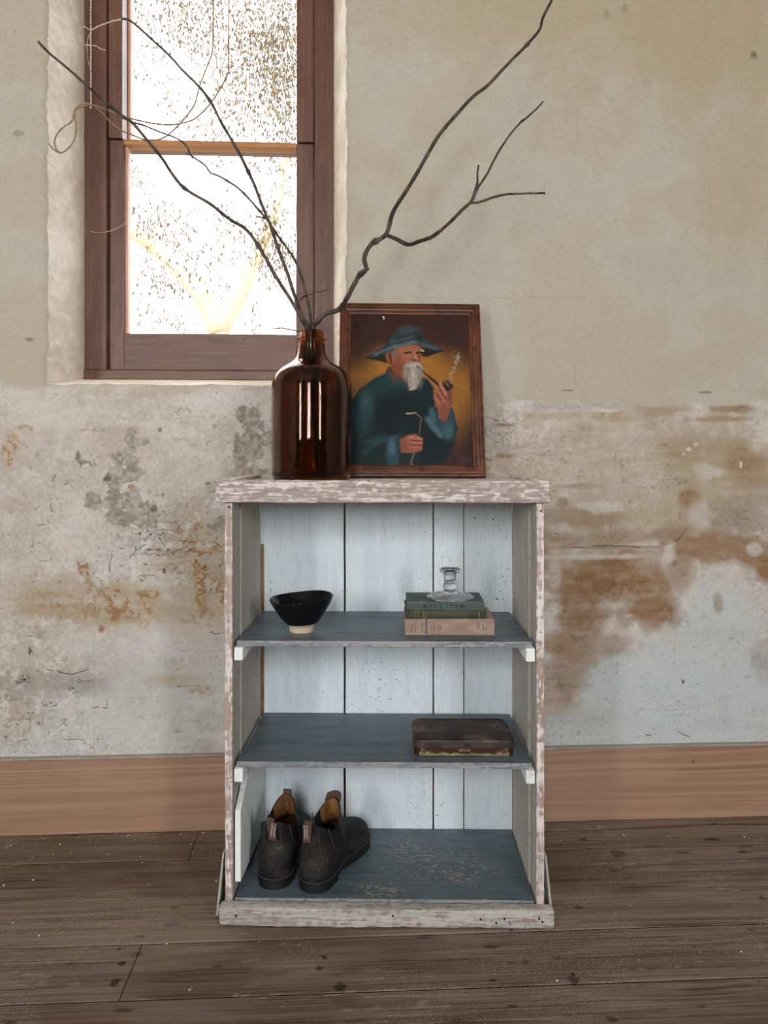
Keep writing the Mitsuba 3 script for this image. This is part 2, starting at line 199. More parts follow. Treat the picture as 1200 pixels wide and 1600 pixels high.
def wall_paint(p, n, uv):
    N, u, z = DR, wall_u(p), p.z
    w1, w2 = fbm(u * 9, z * 9, 3.) - .5, fbm(u * 34, z * 34, 5.) - .5
    w3, g, w4 = fbm(u * 4, z * 5, 11.) - .5, noise(u * 260, z * 260), fbm(u * 120, z * 120, 6.) - .5
    streak = fbm(u * 12, z * 70, 17.) - .5
    low = 1 - smoothstep(-0.006, 0.008, z - dado(N, u, w1, w2))
    up = mix(srgb(178, 173, 157), srgb(185, 181, 166), smoothstep(-.3, .3, w3 + 0.25 * w2))
    up = mix(up, srgb(168, 155, 130), 0.4 * smoothstep(0.0, 0.2, w3 + .06))
    up = mix(up, srgb(172, 154, 126), .75 * blobs(N, u, z, WARM_SHADE, 0.7, w1, w2, 1.2, .5))
    lo = mix(srgb(181, 174, 164), srgb(198, 193, 185), smoothstep(-.3, .3, w3 + 0.5 * w2 + .4 * w4))
    lo = mix(lo, srgb(188, 196, 198), .9 * blobs(N, u, z, COOL, 0.5, w1, w2))
    lo = mix(lo, srgb(168, 153, 129), N.clip(1.2 * blobs(N, u, z, TAN, 0.5, w1, w2, 1.4, .9) * (.75 + 1.3 * (w2 + .6 * streak + .15)), 0, 1))
    lo = mix(lo, srgb(140, 129, 118), 1.0 * blobs(N, u, z, SMUDGE, 0.6, w1, w2, 1.2, 1.3) * (.8 + 1.4 * w2))
    mott = .5 + 1.5 * w2 + .7 * streak + .8 * w4
    lo = mix(lo, srgb(142, 110, 80), N.clip(blobs(N, u, z, BROWN, 0.5, w1, w2, 1.5, .9) * (.78 + .38 * mott), 0, 1))
    lo = mix(lo, srgb(110, 80, 55), .55 * N.clip(blobs(N, u, z, BROWN, 0.5, w1, w2, 1.5, .9) * smoothstep(.55, 1.1, mott + 1.2 * w1), 0, 1))
    rusty_ = blobs(N, u, z, RUST, 0.35, w1, w2, 1.6, 2.0) * smoothstep(-.24, .06, w2 + .9 * w4 + .4 * w1)
    lo = mix(lo, mix(srgb(172, 142, 106), srgb(142, 104, 66), smoothstep(-.1, .15, w4 + w2)), N.clip(rusty_, 0, 1))
    lo = mix(lo, srgb(206, 203, 196), .8 * N.clip(blobs(N, u, z, WHITE, 0.5, w1, w2, .8, 1.2), 0, 1))
    rz = rough_zone(N, u, z)
    fl = plate_shade(N, u, z)
    lo = lo * (1 - (.62 * rz + .12) * fl * smoothstep(.42, .56, fbm(u * 21, z * 21, 33.)))  # crevice shade under the flakes, darkened into the paint
    lo = mix(lo, srgb(222, 219, 212), .3 * rz * smoothstep(.05, .25, w2 + .5 * w4))
    bare = blobs(N, u, z, BARE, 0.10, w1 + .5 * w4, w2, 1.5, 2.0)
    lo = mix(lo, mix(srgb(140, 132, 123), srgb(174, 167, 157), smoothstep(.25, .75, fbm(u * 90, z * 90, 2.))), N.clip(bare, 0, 1))
    c = mix(up, lo, low)
    gap = smoothstep(.40, .55, fbm(u * 26, z * 26, 41.))
    c = mix(c, srgb(150, 140, 124), .38 * gap * lines(N, u + .004 * w1, z + .006 * w1, HAIR, 0.0015))
    c = mix(c, srgb(74, 64, 54), .75 * gap * lines(N, u + .022 * w2, z + .022 * w1, CRACKS, 0.0019))
    c = mix(c, srgb(110, 96, 80), N.clip(.8 * blobs(N, u, z, PITS, 0.4, w1, w2, .5, 1.6), 0, 1))
    speck = smoothstep(.86, .93, noise(u * 120, z * 120, 4)) * smoothstep(.5, .62, fbm(u * 6, z * 6, 21.))
    return c * (1 - .3 * speck * (.3 + .7 * low)) * (.95 + .07 * g + .10 * w4)
def plate_shade(N, u, z):
    """Thin broken dark lines: shade painted under lifted layers of the wash."""
    h = N.fbm(u * 11 + 4 * N.fbm(u * 40, z * 40, 3.), z * 15, 9.) * 5
    f = h - 1.0 * (mi.Float(dr.floor(h)) if N is DR else np.floor(h))
    return N.step(.0, .03, f) * (1 - N.step(.05, .16, f))
def fine_bump(p, n, uv):
    u, z = wall_u(p), p.z
    h = fbm(u * 11 + 4 * fbm(u * 40, z * 40, 3.), z * 15, 9.) * 5
    f = h - dr.floor(h)
    return fbm(p.x * 160, (p.y + p.z) * 160, p.z * 90, 2) + 1.6 * rough_zone(DR, u, z) * (smoothstep(.0, .07, f) - f)

def twosided(d): return {'type': 'twosided', 'bsdf': d} if d['type'] != 'twosided' else d
def matte(key, col, rough=0.8, spec=0.3, **more):
    scene[key] = twosided({'type': 'principled', 'base_color': proc(col) if callable(col) else {'type': 'rgb', 'value': col},
                           'roughness': rough, 'specular': spec, **more})
    return key
def bumped(key, col, fn, height, rough=0.8, spec=0.3, **more):
    scene[key] = twosided({'type': 'bumpmap', 'arbitrary': proc(fn), 'scale': height, 'bsdf': {
        'type': 'principled', 'base_color': proc(col) if callable(col) else {'type': 'rgb', 'value': col}, 'roughness': rough, 'specular': spec, **more}})
    return key

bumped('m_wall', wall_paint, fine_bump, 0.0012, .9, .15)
def reveal_paint(p, n, uv):
    a = fbm(p.x * 9, p.y * 9, p.z * 9); b = fbm(p.x * 50, p.y * 50, p.z * 50)
    return mix(srgb(205, 194, 176), srgb(224, 216, 203), smoothstep(.3, .7, a + .3 * (b - .5))) * (.94 + .1 * b)
bumped('m_reveal', reveal_paint, lambda p, n, uv: fbm(p.x * 60, p.y * 60, p.z * 45), 0.004, .85, .2)
matte('m_limewash', lambda p, n, uv: mix(srgb(146, 136, 120), srgb(162, 152, 136), fbm(p.x * 3, p.y * 3, p.z * 3)), .9, .1)
matte('m_ceiling', lambda p, n, uv: mix(srgb(150, 138, 120), srgb(168, 156, 138), fbm(p.x * 2, p.y * 9)), .9, .1)

def grain(l, a, b, stretch=26.0):
    """Wood figure: l along the board, a and b across it; 0 (earlywood) to 1 (latewood lines)."""
    warp = fbm(l * 1.3, a * 5, b * 5) * 2.2
    ring = noise(l * .55, a * stretch + warp, b * stretch * .6, )
    fine = noise(l * 7, a * 330, b * 330)
    return smoothstep(.25, .85, ring) * .7 + fine * .3

# floor boards
KNOTS = [((-0.5944, 0.5274, 0.0082, 0.0085), 1), ((-0.5766, 0.5758, 0.0093, 0.008), 1), ((-0.5734, 0.6358, 0.0141, 0.0167), 1), ((-0.5573, 0.4879, 0.0183, 0.0078), 0.7), ((-0.5516, 0.5465, 0.0217, 0.0073), 0.7), ((-0.3757, 0.5964, 0.0106, 0.0059), 0.7), ((-0.1561, 0.5778, 0.0108, 0.0103), 1), ((-0.1658, 0.6115, 0.0092, 0.0079), 0.9), ((-0.1221, 0.6726, 0.0178, 0.0164), 1), ((-0.5319, 0.7123, 0.0244, 0.0067), 0.8), ((-0.5063, 0.4494, 0.0259, 0.0094), 0.5), ((-0.5107, 0.3835, 0.0119, 0.0076), 0.5), ((0.2019, 0.561, 0.0234, 0.0075), 0.8), ((0.1852, 0.6667, 0.0116, 0.0066), 0.9), ((0.3322, 0.6037, 0.0162, 0.0103), 0.7), ((0.234, 0.6168, 0.0133, 0.01), 0.5), ((0.3478, 0.6734, 0.0142, 0.0226), 0.9), ((0.3498, 0.6583, 0.0091, 0.0096), 1), ((0.2068, 0.7396, 0.0147, 0.0051), 0.9), ((0.5417, 0.1244, 0.014, 0.0105), 0.9), ((0.6094, 0.1988, 0.0237, 0.0195), 0.7), ((0.5405, 0.1721, 0.0103, 0.0067), 0.8), ((0.7886, 0.2051, 0.0306, 0.0098), 0.7), ((0.8904, 0.1394, 0.0281, 0.0087), 0.9), ((0.943, 0.21, 0.0272, 0.0098), 0.9), ((0.9672, 0.1813, 0.0311, 0.0101), 0.5), ((0.9413, 0.0545, 0.0183, 0.0076), 0.8), ((0.8789, 0.4184, 0.0137, 0.0105), 0.8), ((0.5712, 0.2812, 0.0114, 0.009), 0.8), ((0.433, 0.4335, 0.0119, 0.0076), 0.7), ((0.7908, 0.5367, 0.01, 0.0092), 0.7), ((0.6376, 0.5841, 0.0096, 0.0064), 0.5), ((0.717, 0.6986, 0.009, 0.0075), 0.8), ((0.0565, 0.5227, 0.0196, 0.0056), 0.6), ((0.2571, 0.5061, 0.0085, 0.0069), 0.7), ((-0.6828, 0.5702, 0.012, 0.008), 0.35), ((-0.7476, 0.4248, 0.0579, 0.0119), 0.25), ((0.5678, 0.7604, 0.0147, 0.0068), 0.5), ((0.0909, 0.7717, 0.0239, 0.0065), 0.7), ((0.3871, 0.7842, 0.012, 0.0081), 0.7), ((-0.7338, 0.7329, 0.0167, 0.0064), 0.8), ((0.2611, 0.6162, 0.0107, 0.0081), 0.5), ((-0.0048, 0.596, 0.0535, 0.0041), 0.5), ((0.1024, 0.5997, 0.0804, 0.003), 0.6)]
def floor_wood(p, n, uv):
    u, m = wall_u(p), wall_m(p)
    row = dr.floor(m / .172)
    k = cell_rand(row, 3.); w1, w2 = fbm(u * 5 + 9 * k, m * 30, 2.) - .5, fbm(u * 40, m * 90, 6.) - .5
    bend = 0.0 * u
    for (cu, cm, ru, rm), a in KNOTS:
        dx, dz = (u - cu) / (4 * ru + .05), (m - cm) / (2 * rm + .02)
        bend += a * dr.exp(-(dx * dx + dz * dz)) * dr.select(m > cm, 1.0, -1.0)
    g = noise(u * 1.1 + 40 * k, m * 70 + 1.2 * bend + 4 * fbm(u * .9, m * 6, k * 9), k * 30)
    fine = noise(u * 9, m * 420, 1)
    c = mix(srgb(95, 81, 70), srgb(128, 113, 100), .6 * smoothstep(.2, .8, g) + .7 * (fine - .25) + .3 * (k - .3) + .4 * w1)
    c = mix(c, srgb(68, 54, 45), .5 * smoothstep(.70, .95, g))
    c = mix(c, srgb(136, 122, 110), .35 * smoothstep(.0, .3, w1 + .5 * w2))                # trodden-in lime
    c = mix(c, srgb(78, 56, 42), .45 * smoothstep(.0, .22, fbm(u * 2.2 + 7, m * 4, 8.) - .5))
    c = mix(c, srgb(56, 44, 37), .6 * smoothstep(.80, .93, noise(u * 3.1 + 11 * k, m * 190 + 2.2 * bend + 5 * fbm(u * 1.1, m * 6, k * 9), 7.)))
    c = mix(c, srgb(152, 140, 128), .4 * smoothstep(.70, .8, fbm(u * 26 + m * 14, m * 60, 31.)) * smoothstep(.45, .6, fbm(u * 4, m * 4, 33.)))
    kn = blobs(DR, u, m, [((a, b, .72 * c_, .72 * d_), e) for (a, b, c_, d_), e in KNOTS], .4, w1, w2, .6, 1.6)
    c = mix(c, srgb(50, 38, 32), dr.clip(.95 * kn, 0, 1))
    dust = smoothstep(.60, .78, noise(u * 420, m * 420, 12.)) * smoothstep(.44, .64, fbm(u * 5 + 2, m * 7, 13.))
    return mix(c, srgb(168, 158, 147), .22 * dust)
bumped('m_floor', floor_wood, lambda p, n, uv: noise(wall_u(p) * 5, wall_m(p) * 260, 1), 0.0014, .62, .3)
matte('m_subfloor', srgb(38, 30, 25), .95, .1)
def skirting_wood(p, n, uv):
    u, z = wall_u(p), p.z
    g = noise(u * .9, z * 120 + 7 * fbm(u * .8, z * 5, 3.), 4)
    f = noise(u * 6, z * 500, 2)
    c = mix(srgb(144, 112, 92), srgb(168, 135, 113), .65 * smoothstep(.2, .75, g) + .3 * f)
    c = mix(c, srgb(116, 80, 60), .6 * smoothstep(.68, .95, g))
    return mix(c, srgb(170, 142, 120), .3 * smoothstep(.5, .7, fbm(u * 4, z * 12, 8.)))
matte('m_skirting', skirting_wood, .6, .3)
matte('m_ledge', lambda p, n, uv: mix(srgb(142, 132, 122), srgb(168, 160, 150), fbm(wall_u(p) * 40, wall_m(p) * 200)), .9, .1)

# window joinery: old red-brown paint
def joinery(axis):
    def f(p, n, uv):
        u, z = wall_u(p), p.z
        l, a = (z, u) if axis == 'z' else (u, z)
        s = noise(l * 4, a * 240, p.y * 60); w = fbm(l * 5, a * 14, 3.)
        c = mix(srgb(87, 58, 46), srgb(106, 73, 58), .6 * s + .6 * smoothstep(.3, .7, w) - .1)
        c = mix(c, srgb(124, 94, 80), .35 * smoothstep(.60, .78, fbm(l * 12, a * 120, 9.)))
        return mix(c, srgb(70, 42, 34), .45 * smoothstep(.72, .84, fbm(u * 60, z * 60, 15.)))
    return f
matte('m_join_z', joinery('z'), .45, .4)
matte('m_join_u', joinery('u'), .45, .4)
matte('m_bead', lambda p, n, uv: mix(srgb(186, 140, 120), srgb(214, 178, 160), fbm(p.x * 60, p.y * 60, p.z * 18)), .6, .3)
matte('m_meeting_lit', lambda p, n, uv: mix(srgb(150, 100, 62), srgb(188, 138, 92), noise(wall_u(p) * 6, p.z * 300)), .6, .3)  # brown rail, the orange light on its top mixed into the colour
scene['m_pane'] = {'type': 'thindielectric', 'int_ior': 1.5}

# bookcase paint and timber; the grain runs along the named axis of the world, near enough
def worn(axis, paint, wood, wear, grey=(168, 166, 160), speck=.5, soft=.07):
    P, Wd, G = srgb(*paint), srgb(*wood), srgb(*grey)
    def f(p, n, uv):
        l, a, b = {'x': (p.x, p.y, p.z), 'z': (p.z, p.x, p.y), 'y': (p.y, p.x, p.z)}[axis]
        s = fbm(l * 24, a * 260, b * 260); w = fbm(l * 6 + 3, a * 30, b * 30); f1 = noise(l * 60, a * 600, b * 600); t = fbm(p.x * 90, p.y * 90, p.z * 90, 2)
        c = mix(P, G, .8 * smoothstep(.42, .7, fbm(l * 7, a * 60 + 5, b * 60)))
        m = smoothstep(wear - soft, wear + soft, .42 * s + .26 * w + .32 * t + .06 * (f1 - .5))
        c = mix(mix(Wd, G, .45 * smoothstep(.35, .65, fbm(l * 16 + 9, a * 140, b * 140))), c, m)
        pit = smoothstep(.83, .9, noise(p.x * 150, p.y * 150, p.z * 150)) * smoothstep(.5, .66, fbm(p.x * 9, p.y * 9, p.z * 9 + 4))
        return c * (1 - speck * pit) * (.93 + .14 * f1)
    return f
def chalk(p, n, uv): return fbm(p.x * 130, p.y * 130, p.z * 130, 2)
bumped('m_rail', worn('x', (210, 204, 199), (147, 134, 126), .51, (176, 166, 160)), chalk, .0022, .8, .2)
bumped('m_rail_low', worn('x', (182, 178, 172), (144, 126, 116), .48, (158, 160, 156)), chalk, .0022, .8, .2)
bumped('m_post', worn('z', (216, 211, 205), (160, 137, 128), .50, (186, 177, 172)), chalk, .0022, .8, .2)
matte('m_side', worn('z', (172, 168, 160), (148, 140, 130), .40, (160, 158, 151), .35), .75, .25)
matte('m_back', worn('z', (208, 217, 221), (180, 184, 184), .33, (200, 209, 213), .6), .7, .25)
matte('m_white', worn('z', (228, 232, 232), (190, 187, 182), .36, (218, 223, 224), .3), .7, .25)
matte('m_batten', worn('z', (136, 112, 88), (112, 84, 62), .5, (150, 130, 108), .6), .8, .2)
matte('m_dark_wood', srgb(26, 22, 19), .95, .05)
SCUFF = [(0.1212, 1.94, 0.085, 0.05), (0.1583, 1.86, 0.1, 0.05), (0.0417, 1.98, 0.05, 0.04), (-0.015, 1.78, 0.05, 0.03)]
def shelf_paint(p, n, uv):
    s = fbm(p.x * 11, p.y * 70, p.z * 9); w = fbm(p.x * 5, p.y * 6, p.z * 8); g = noise(p.x * 30, p.y * 500, p.z * 300)
    c = mix(srgb(70, 82, 89), srgb(94, 106, 113), smoothstep(.2, .8, .5 * s + .35 * w + .15 * g))
    c = mix(c, srgb(60, 68, 75), .6 * smoothstep(.62, .74, fbm(p.x * 6, p.y * 40, p.z * 11 + 3)))
    low = smoothstep(.12, .10, p.z)
    chips = smoothstep(.56, .61, fbm(p.x * 110, p.y * 190, 3.) + .25 * (fbm(p.x * 30, p.y * 30, 8.) - .5)) * blobs(DR, p.x, p.y, [((a, b, c_, d), 1.) for a, b, c_, d in SCUFF], .9, s - .5, w - .5)
    c = mix(c, srgb(142, 132, 124), .8 * chips * low)
    return mix(c, srgb(170, 172, 172), .4 * smoothstep(.93, .97, noise(p.x * 130, p.y * 130, 5)))
matte('m_lip', worn('x', (150, 148, 150), (104, 112, 120), .47, (132, 132, 136), .3), .6, .3)
matte('m_shelf', shelf_paint, .42, .4)
scene['m_iron'] = {'type': 'twosided', 'bsdf': {'type': 'principled', 'base_color': {'type': 'rgb', 'value': srgb(48, 44, 42)}, 'roughness': .6, 'metallic': .6}}
scene['m_steel'] = {'type': 'twosided', 'bsdf': {'type': 'principled', 'base_color': {'type': 'rgb', 'value': srgb(190, 190, 192)}, 'roughness': .3, 'metallic': 1.0}}

# ------------------------------------------------------------------ structure: floor
labels['floor'] = {'kind': 'structure', 'label': 'old bare timber floor of wide worn brown boards'}
obj('subfloor', slab([-3.9, -4.7, -.09], [3.6, .06, -.022]), 'm_subfloor', 'floor', at=WALL)
matte('m_gap_dirt', srgb(44, 36, 30), .95, .05)
obj('seam_dirt', cat(*[slab([-3.85, -.172 * (k + 1) + .0001, -.0218], [3.5, -.172 * (k + 1) + .0041, -.0024]) for k in range(26)]), 'm_gap_dirt', 'floor', at=WALL, kind='stuff')
rng = random.Random(4)
JOINTS = {1: [1.4], 2: [-1.7]}
JOINTS[3] = [-0.5505]; JOINTS[0] = [-0.5202]
for k in range(27):
    m0 = .172 * k + (.0 if k else .005); m1 = .172 * (k + 1) - .0042
    cuts = [-3.85] + sorted(JOINTS.get(k, [rng.uniform(-2.5, 2.2)])) + [3.5]
    for a, b in zip(cuts[:-1], cuts[1:]):
        dz = rng.uniform(-.0012, .0)
        obj('plank', slab([a + .0008, -m1, -.022], [b - .0008, -m0, dz]), 'm_floor', 'floor', at=WALL)

# ------------------------------------------------------------------ structure: the stained wall with its window
ZC = 3.25
HB = 1.2537                                   # opening: left, right, bottom, top at the room face
HL, HR, HT = -0.9462, -0.1081, 2.86
D = 0.24                                                 # depth of the reveal
IL, IR, IB, IT = -0.9158, -0.1517, 1.2909, 2.80
def axis(lo, hi, fine_lo, fine_hi, stops, f=.006, coarse=.12):
    pts = set()
    edges = sorted({lo, hi, fine_lo, fine_hi, *stops})
    for a, b in zip(edges[:-1], edges[1:]):
        st = f if a >= fine_lo - 1e-9 and b <= fine_hi + 1e-9 else coarse
        pts.update(np.round(np.linspace(a, b, max(1, int(round((b - a) / st))) + 1), 6).tolist())
    return np.array(sorted(pts))
us, zs = axis(-3.6, 3.25, -1.35, 1.45, [HL, HR]), axis(-.02, ZC, .15, 2.6, [HB, HT])
U, Z = np.meshgrid(us, zs, indexing='ij')
def edge_wave(U, Z):
    """In-plane waver of the broken plaster edge round the opening, dying away from it."""
    dl, drr = np.abs(U - HL), np.abs(U - HR)
    dz = np.abs(Z - HB)
    fu = np.exp(-(dl / .02) ** 2) + np.exp(-(drr / .02) ** 2)
    w = (fb(Z * 22, U * 3, 1.) - .5) * .012 + (fb(Z * 110, U * 3, 2.) - .5) * .007
    inside = (Z > HB - .02)
    v = (fb(U * 14, Z * 3, 4.) - .5) * .009 + (fb(U * 90, Z * 3, 5.) - .5) * .004
    return U + w * fu * inside, Z + v * np.exp(-(dz / .015) ** 2) * (U > HL - .02) * (U < HR + .02)
U2, Z2 = edge_wave(U, Z)
def rounding(U, Z):
    d = np.maximum(np.maximum(HL - U, U - HR), np.maximum(HB - Z, Z - HT))
    return -.010 * np.exp(-np.clip(d, 0, 1) / .008)
Hm = relief(U2, Z2) + rounding(U, Z)
P = np.stack([U2, -Hm, Z2], -1)
m = sheet(P)
ctr = m.vertices[m.faces].mean(1)
nu, nzz = len(us), len(zs)
qi, qj = np.meshgrid(np.arange(nu - 1), np.arange(nzz - 1), indexing='ij')
uc, zc = (us[qi] + us[qi + 1]) / 2, (zs[qj] + zs[qj + 1]) / 2
hole = ((uc > HL) & (uc < HR) & (zc > HB) & (zc < HT)).ravel()
m.update_faces(~np.concatenate([hole, hole])); m.remove_unreferenced_vertices()
wall = 'wall_back'
labels[wall] = {'kind': 'structure', 'label': 'old plaster wall, cream above and damp-stained flaking whitewash below'}
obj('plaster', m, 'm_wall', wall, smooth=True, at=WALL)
# reveals: from the plaster edge to the frame, splayed, a little uneven
def reveal(edge_pts, inner_pts, k=14):
    t = np.linspace(0, 1, k) ** .8
    E, I = np.asarray(edge_pts), np.asarray(inner_pts)
    G = E[:, None] * (1 - t)[None, :, None] + I[:, None] * t[None, :, None]
    b = (fb(G[..., 0] * 8, G[..., 1] * 8, G[..., 2] * 8) - .5) * .010 * np.sin(np.pi * np.clip(t * 1.05, 0, 1))[None]
    return G, b
iu0, iu1 = int(np.argmin(abs(us - HL))), int(np.argmin(abs(us - HR)))
iz0, iz1 = int(np.argmin(abs(zs - HB))), int(np.argmin(abs(zs - HT)))
for col, uin, sgn in ((iu0, IL, 1), (iu1, IR, -1)):
    E = P[col, iz0:iz1 + 1]
    ins = np.stack([np.full(len(E), uin) - sgn * .003, np.full(len(E), D + .012), IB - .02 + (E[:, 2] - E[0, 2]) / (E[-1, 2] - E[0, 2]) * (IT + .02 - IB + .02)], -1)
    G, b = reveal(E, ins); G[..., 0] += b
    obj('window_reveal', sheet(G), 'm_reveal', wall, smooth=True, at=WALL)
E = P[iu0:iu1 + 1, iz0]
ins = np.stack([IL - .003 + (E[:, 0] - E[0, 0]) / (E[-1, 0] - E[0, 0]) * (IR - IL + .006), np.full(len(E), D + .012), np.full(len(E), IB + .001)], -1)
G, b = reveal(E, ins); G[..., 2] += .5 * b
obj('window_sill', sheet(G), 'm_reveal', wall, smooth=True, at=WALL)
E = P[iu0:iu1 + 1, iz1]; ins[:, 2] = IT
G, b = reveal(E, ins)
obj('window_head', sheet(G), 'm_reveal', wall, smooth=True, at=WALL)
# the masonry behind the plaster: four blocks round the frame
core = [slab([-3.6, .02, -.02], [HL - .03, .45, ZC]), slab([HR + .05, .02, -.02], [3.25, .45, ZC]),
        slab([HL - .031, .02, -.02], [HR + .031, .45, HB - .02]), slab([HL - .031, .02, HT + .02], [HR + .031, .45, ZC]),
        slab([HL - .031, D + .02, HB - .021], [IL - .0125, .45, HT + .021]), slab([IR + .0125, D + .02, HB - .021], [HR + .031, .45, HT + .021]),
        slab([IL - .013, D + .02, HB - .021], [IR + .013, .45, IB - .001]), slab([IL - .013, D + .02, IT - .02], [IR + .013, .45, HT + .021])]
obj('masonry', cat(*core), 'm_limewash', wall, at=WALL)

# window_1: box frame, two sashes, panes
win = 'window_1'
labels[win] = {'kind': 'structure', 'label': 'tall red-brown painted sash window set deep in the wall'}
f0, f1 = D - .004, .36
ULc, URc = -0.8511, -0.2103
obj('frame_jamb', board([IL - .012, f0, IB + .028], [ULc - .002, f1, IT], .004, .08, .0006, 30, 1, .001), 'm_join_z', win, 35, WALL)
obj('frame_jamb', board([URc + .002, f0, IB + .028], [IR + .012, f1, IT], .004, .08, .0006, 30, 2, .001), 'm_join_z', win, 35, WALL)
obj('frame_sill', board([IL - .012, f0 - .006, IB - .004], [IR + .012, f1, IB + .030], .006, .05, .001, 30, 3, .001), 'm_join_u', win, 35, WALL)
obj('frame_head', board([IL - .012, f0, IT - .06], [IR + .012, f1, IT], .004, .08), 'm_join_u', win, 35, WALL)
s0 = D + .018                                         # front of the lower sash
ZM0, ZM1 = 2.0303, 2.0475
GL, GR = -0.8051, -0.2659
ZB0, ZB1 = IB + .031, 1.4368
lo_s = key_for('lower_sash', win); labels[lo_s] = {'label': 'lower sash'}
obj('stile', board([ULc - .001, s0, ZB0], [GL, s0 + .042, ZM1 - .002], .003, .08, .0005, 30, 4, .0008), 'm_join_z', lo_s, 35, WALL)
obj('stile', board([GR, s0, ZB0], [URc + .001, s0 + .042, ZM1 - .002], .003, .08, .0005, 30, 5, .0008), 'm_join_z', lo_s, 35, WALL)
obj('bottom_rail', board([GL - .001, s0 - .001, ZB0], [GR + .001, s0 + .042, ZB1], .003, .05, .0006, 30, 6, .0008), 'm_join_u', lo_s, 35, WALL)
obj('meeting_rail', board([GL - .001, s0 - .002, ZM0], [GR + .001, s0 + .046, ZM1], .002, .05, .0004, 30, 7), 'm_meeting_lit', lo_s, 35, WALL, label='brown meeting rail with orange light in its colour')
obj('bead', board([GL - .0005, s0 + .012, ZB1], [GL + .009, s0 + .04, ZM0], .002, .06, .0006, 40, 8), 'm_bead', lo_s, 35, WALL)
obj('pane', sheet(np.array([[[GL, s0 + .03, ZB1 - .003], [GR, s0 + .03, ZB1 - .003]], [[GL, s0 + .03, ZM0 + .003], [GR, s0 + .03, ZM0 + .003]]])), 'm_pane', lo_s, False, WALL)
up_s = key_for('upper_sash', win); labels[up_s] = {'label': 'upper sash'}
b0 = s0 + .050
obj('stile', board([ULc - .001, b0, ZM0], [GL - .004, b0 + .04, IT - .055], .003, .08), 'm_join_z', up_s, 35, WALL)
obj('stile', board([GR + .002, b0, ZM0], [URc + .001, b0 + .04, IT - .055], .003, .08), 'm_join_z', up_s, 35, WALL)
obj('parting_bead', board([ULc - .001, f0 + .012, ZM1], [GL - .003, b0 - .001, IT - .055], .003, .08), 'm_join_z', up_s, 35, WALL)
obj('parting_bead', board([GR + .002, f0 + .012, ZM1], [URc + .001, b0 - .001, IT - .055], .003, .08), 'm_join_z', up_s, 35, WALL)
obj('bead', board([GL - .004, b0 + .006, ZM0 + .02], [GL + .004, b0 + .036, IT - .06], .002, .06, .0006, 40, 9), 'm_bead', up_s, 35, WALL)
obj('lower_rail', board([GL - .004, b0, ZM0 + .004], [GR + .002, b0 + .04, ZM0 + .024], .002, .06), 'm_join_u', up_s, 35, WALL)
obj('top_rail', board([GL - .004, b0, IT - .115], [GR + .002, b0 + .04, IT - .061], .002, .06), 'm_join_u', up_s, 35, WALL)
obj('pane', sheet(np.array([[[GL - .004, b0 + .026, ZM0 + .02], [GR + .002, b0 + .026, ZM0 + .02]], [[GL - .004, b0 + .026, IT - .11], [GR + .002, b0 + .026, IT - .11]]])), 'm_pane', up_s, False, WALL)

# skirting board
SK0 = .212
skl = 'baseboard_back'
labels[skl] = {'kind': 'structure', 'label': 'bare pine skirting board with a dusty top ledge'}
obj('skirting_face', board([-3.55, -.020, .0], [3.2, .004, SK0 - .006], .002, .15, .0004, 12, 3, .0008), 'm_skirting', skl, 35, WALL)
obj('dusty_ledge', board([-3.55, -.019, SK0 - .0065], [3.2, .004, SK0], .0025, .08, .0008, 40, 5, .001), 'm_ledge', skl, 35, WALL)
su, sz = (0.8974, 0.1647)
obj('screw', trimesh.creation.cylinder(.0042, .003, sections=16, transform=trimesh.transformations.translation_matrix([su, -.0205, sz]) @ trimesh.transformations.rotation_matrix(math.pi / 2, [1, 0, 0])), 'm_steel', skl, 30, WALL, label='small bright screw head')

# the rest of the room: side walls, ceiling, and the wall behind the camera with three windows
def plain_wall(name, lo, hi, mat='m_limewash'):
    scene[name] = {**ply(slab(lo, hi), mat), 'to_world': WALL}; labels[name] = {'kind': 'structure'}
plain_wall('wall_left', [-3.75, -4.6, 0], [-3.6, .0, ZC])
plain_wall('wall_right', [3.25, -4.6, 0], [3.4, .0, ZC])
plain_wall('ceiling', [-3.75, -4.75, ZC], [3.4, .45, ZC + .12], 'm_ceiling')
RY = -4.40                                             # room face of the wall behind the camera
wins = [(-2.62, .60), (-.60, .66), (1.80, .56)]
WZ0, WZ1 = 1.12, 2.62
pr = sg.box(-3.6, 0, 3.25, ZC)
for c_, w_ in wins: pr = pr.difference(sg.box(c_ - w_ / 2, WZ0, c_ + w_ / 2, WZ1))
front = extrude(pr, .30)
front.apply_transform(np.array([[1, 0, 0, 0], [0, 0, -1, RY], [0, 1, 0, 0], [0, 0, 0, 1.]]))   # extrude along -n
scene['wall_front'] = {**ply(front, 'm_limewash'), 'to_world': WALL}; labels['wall_front'] = {'kind': 'structure'}
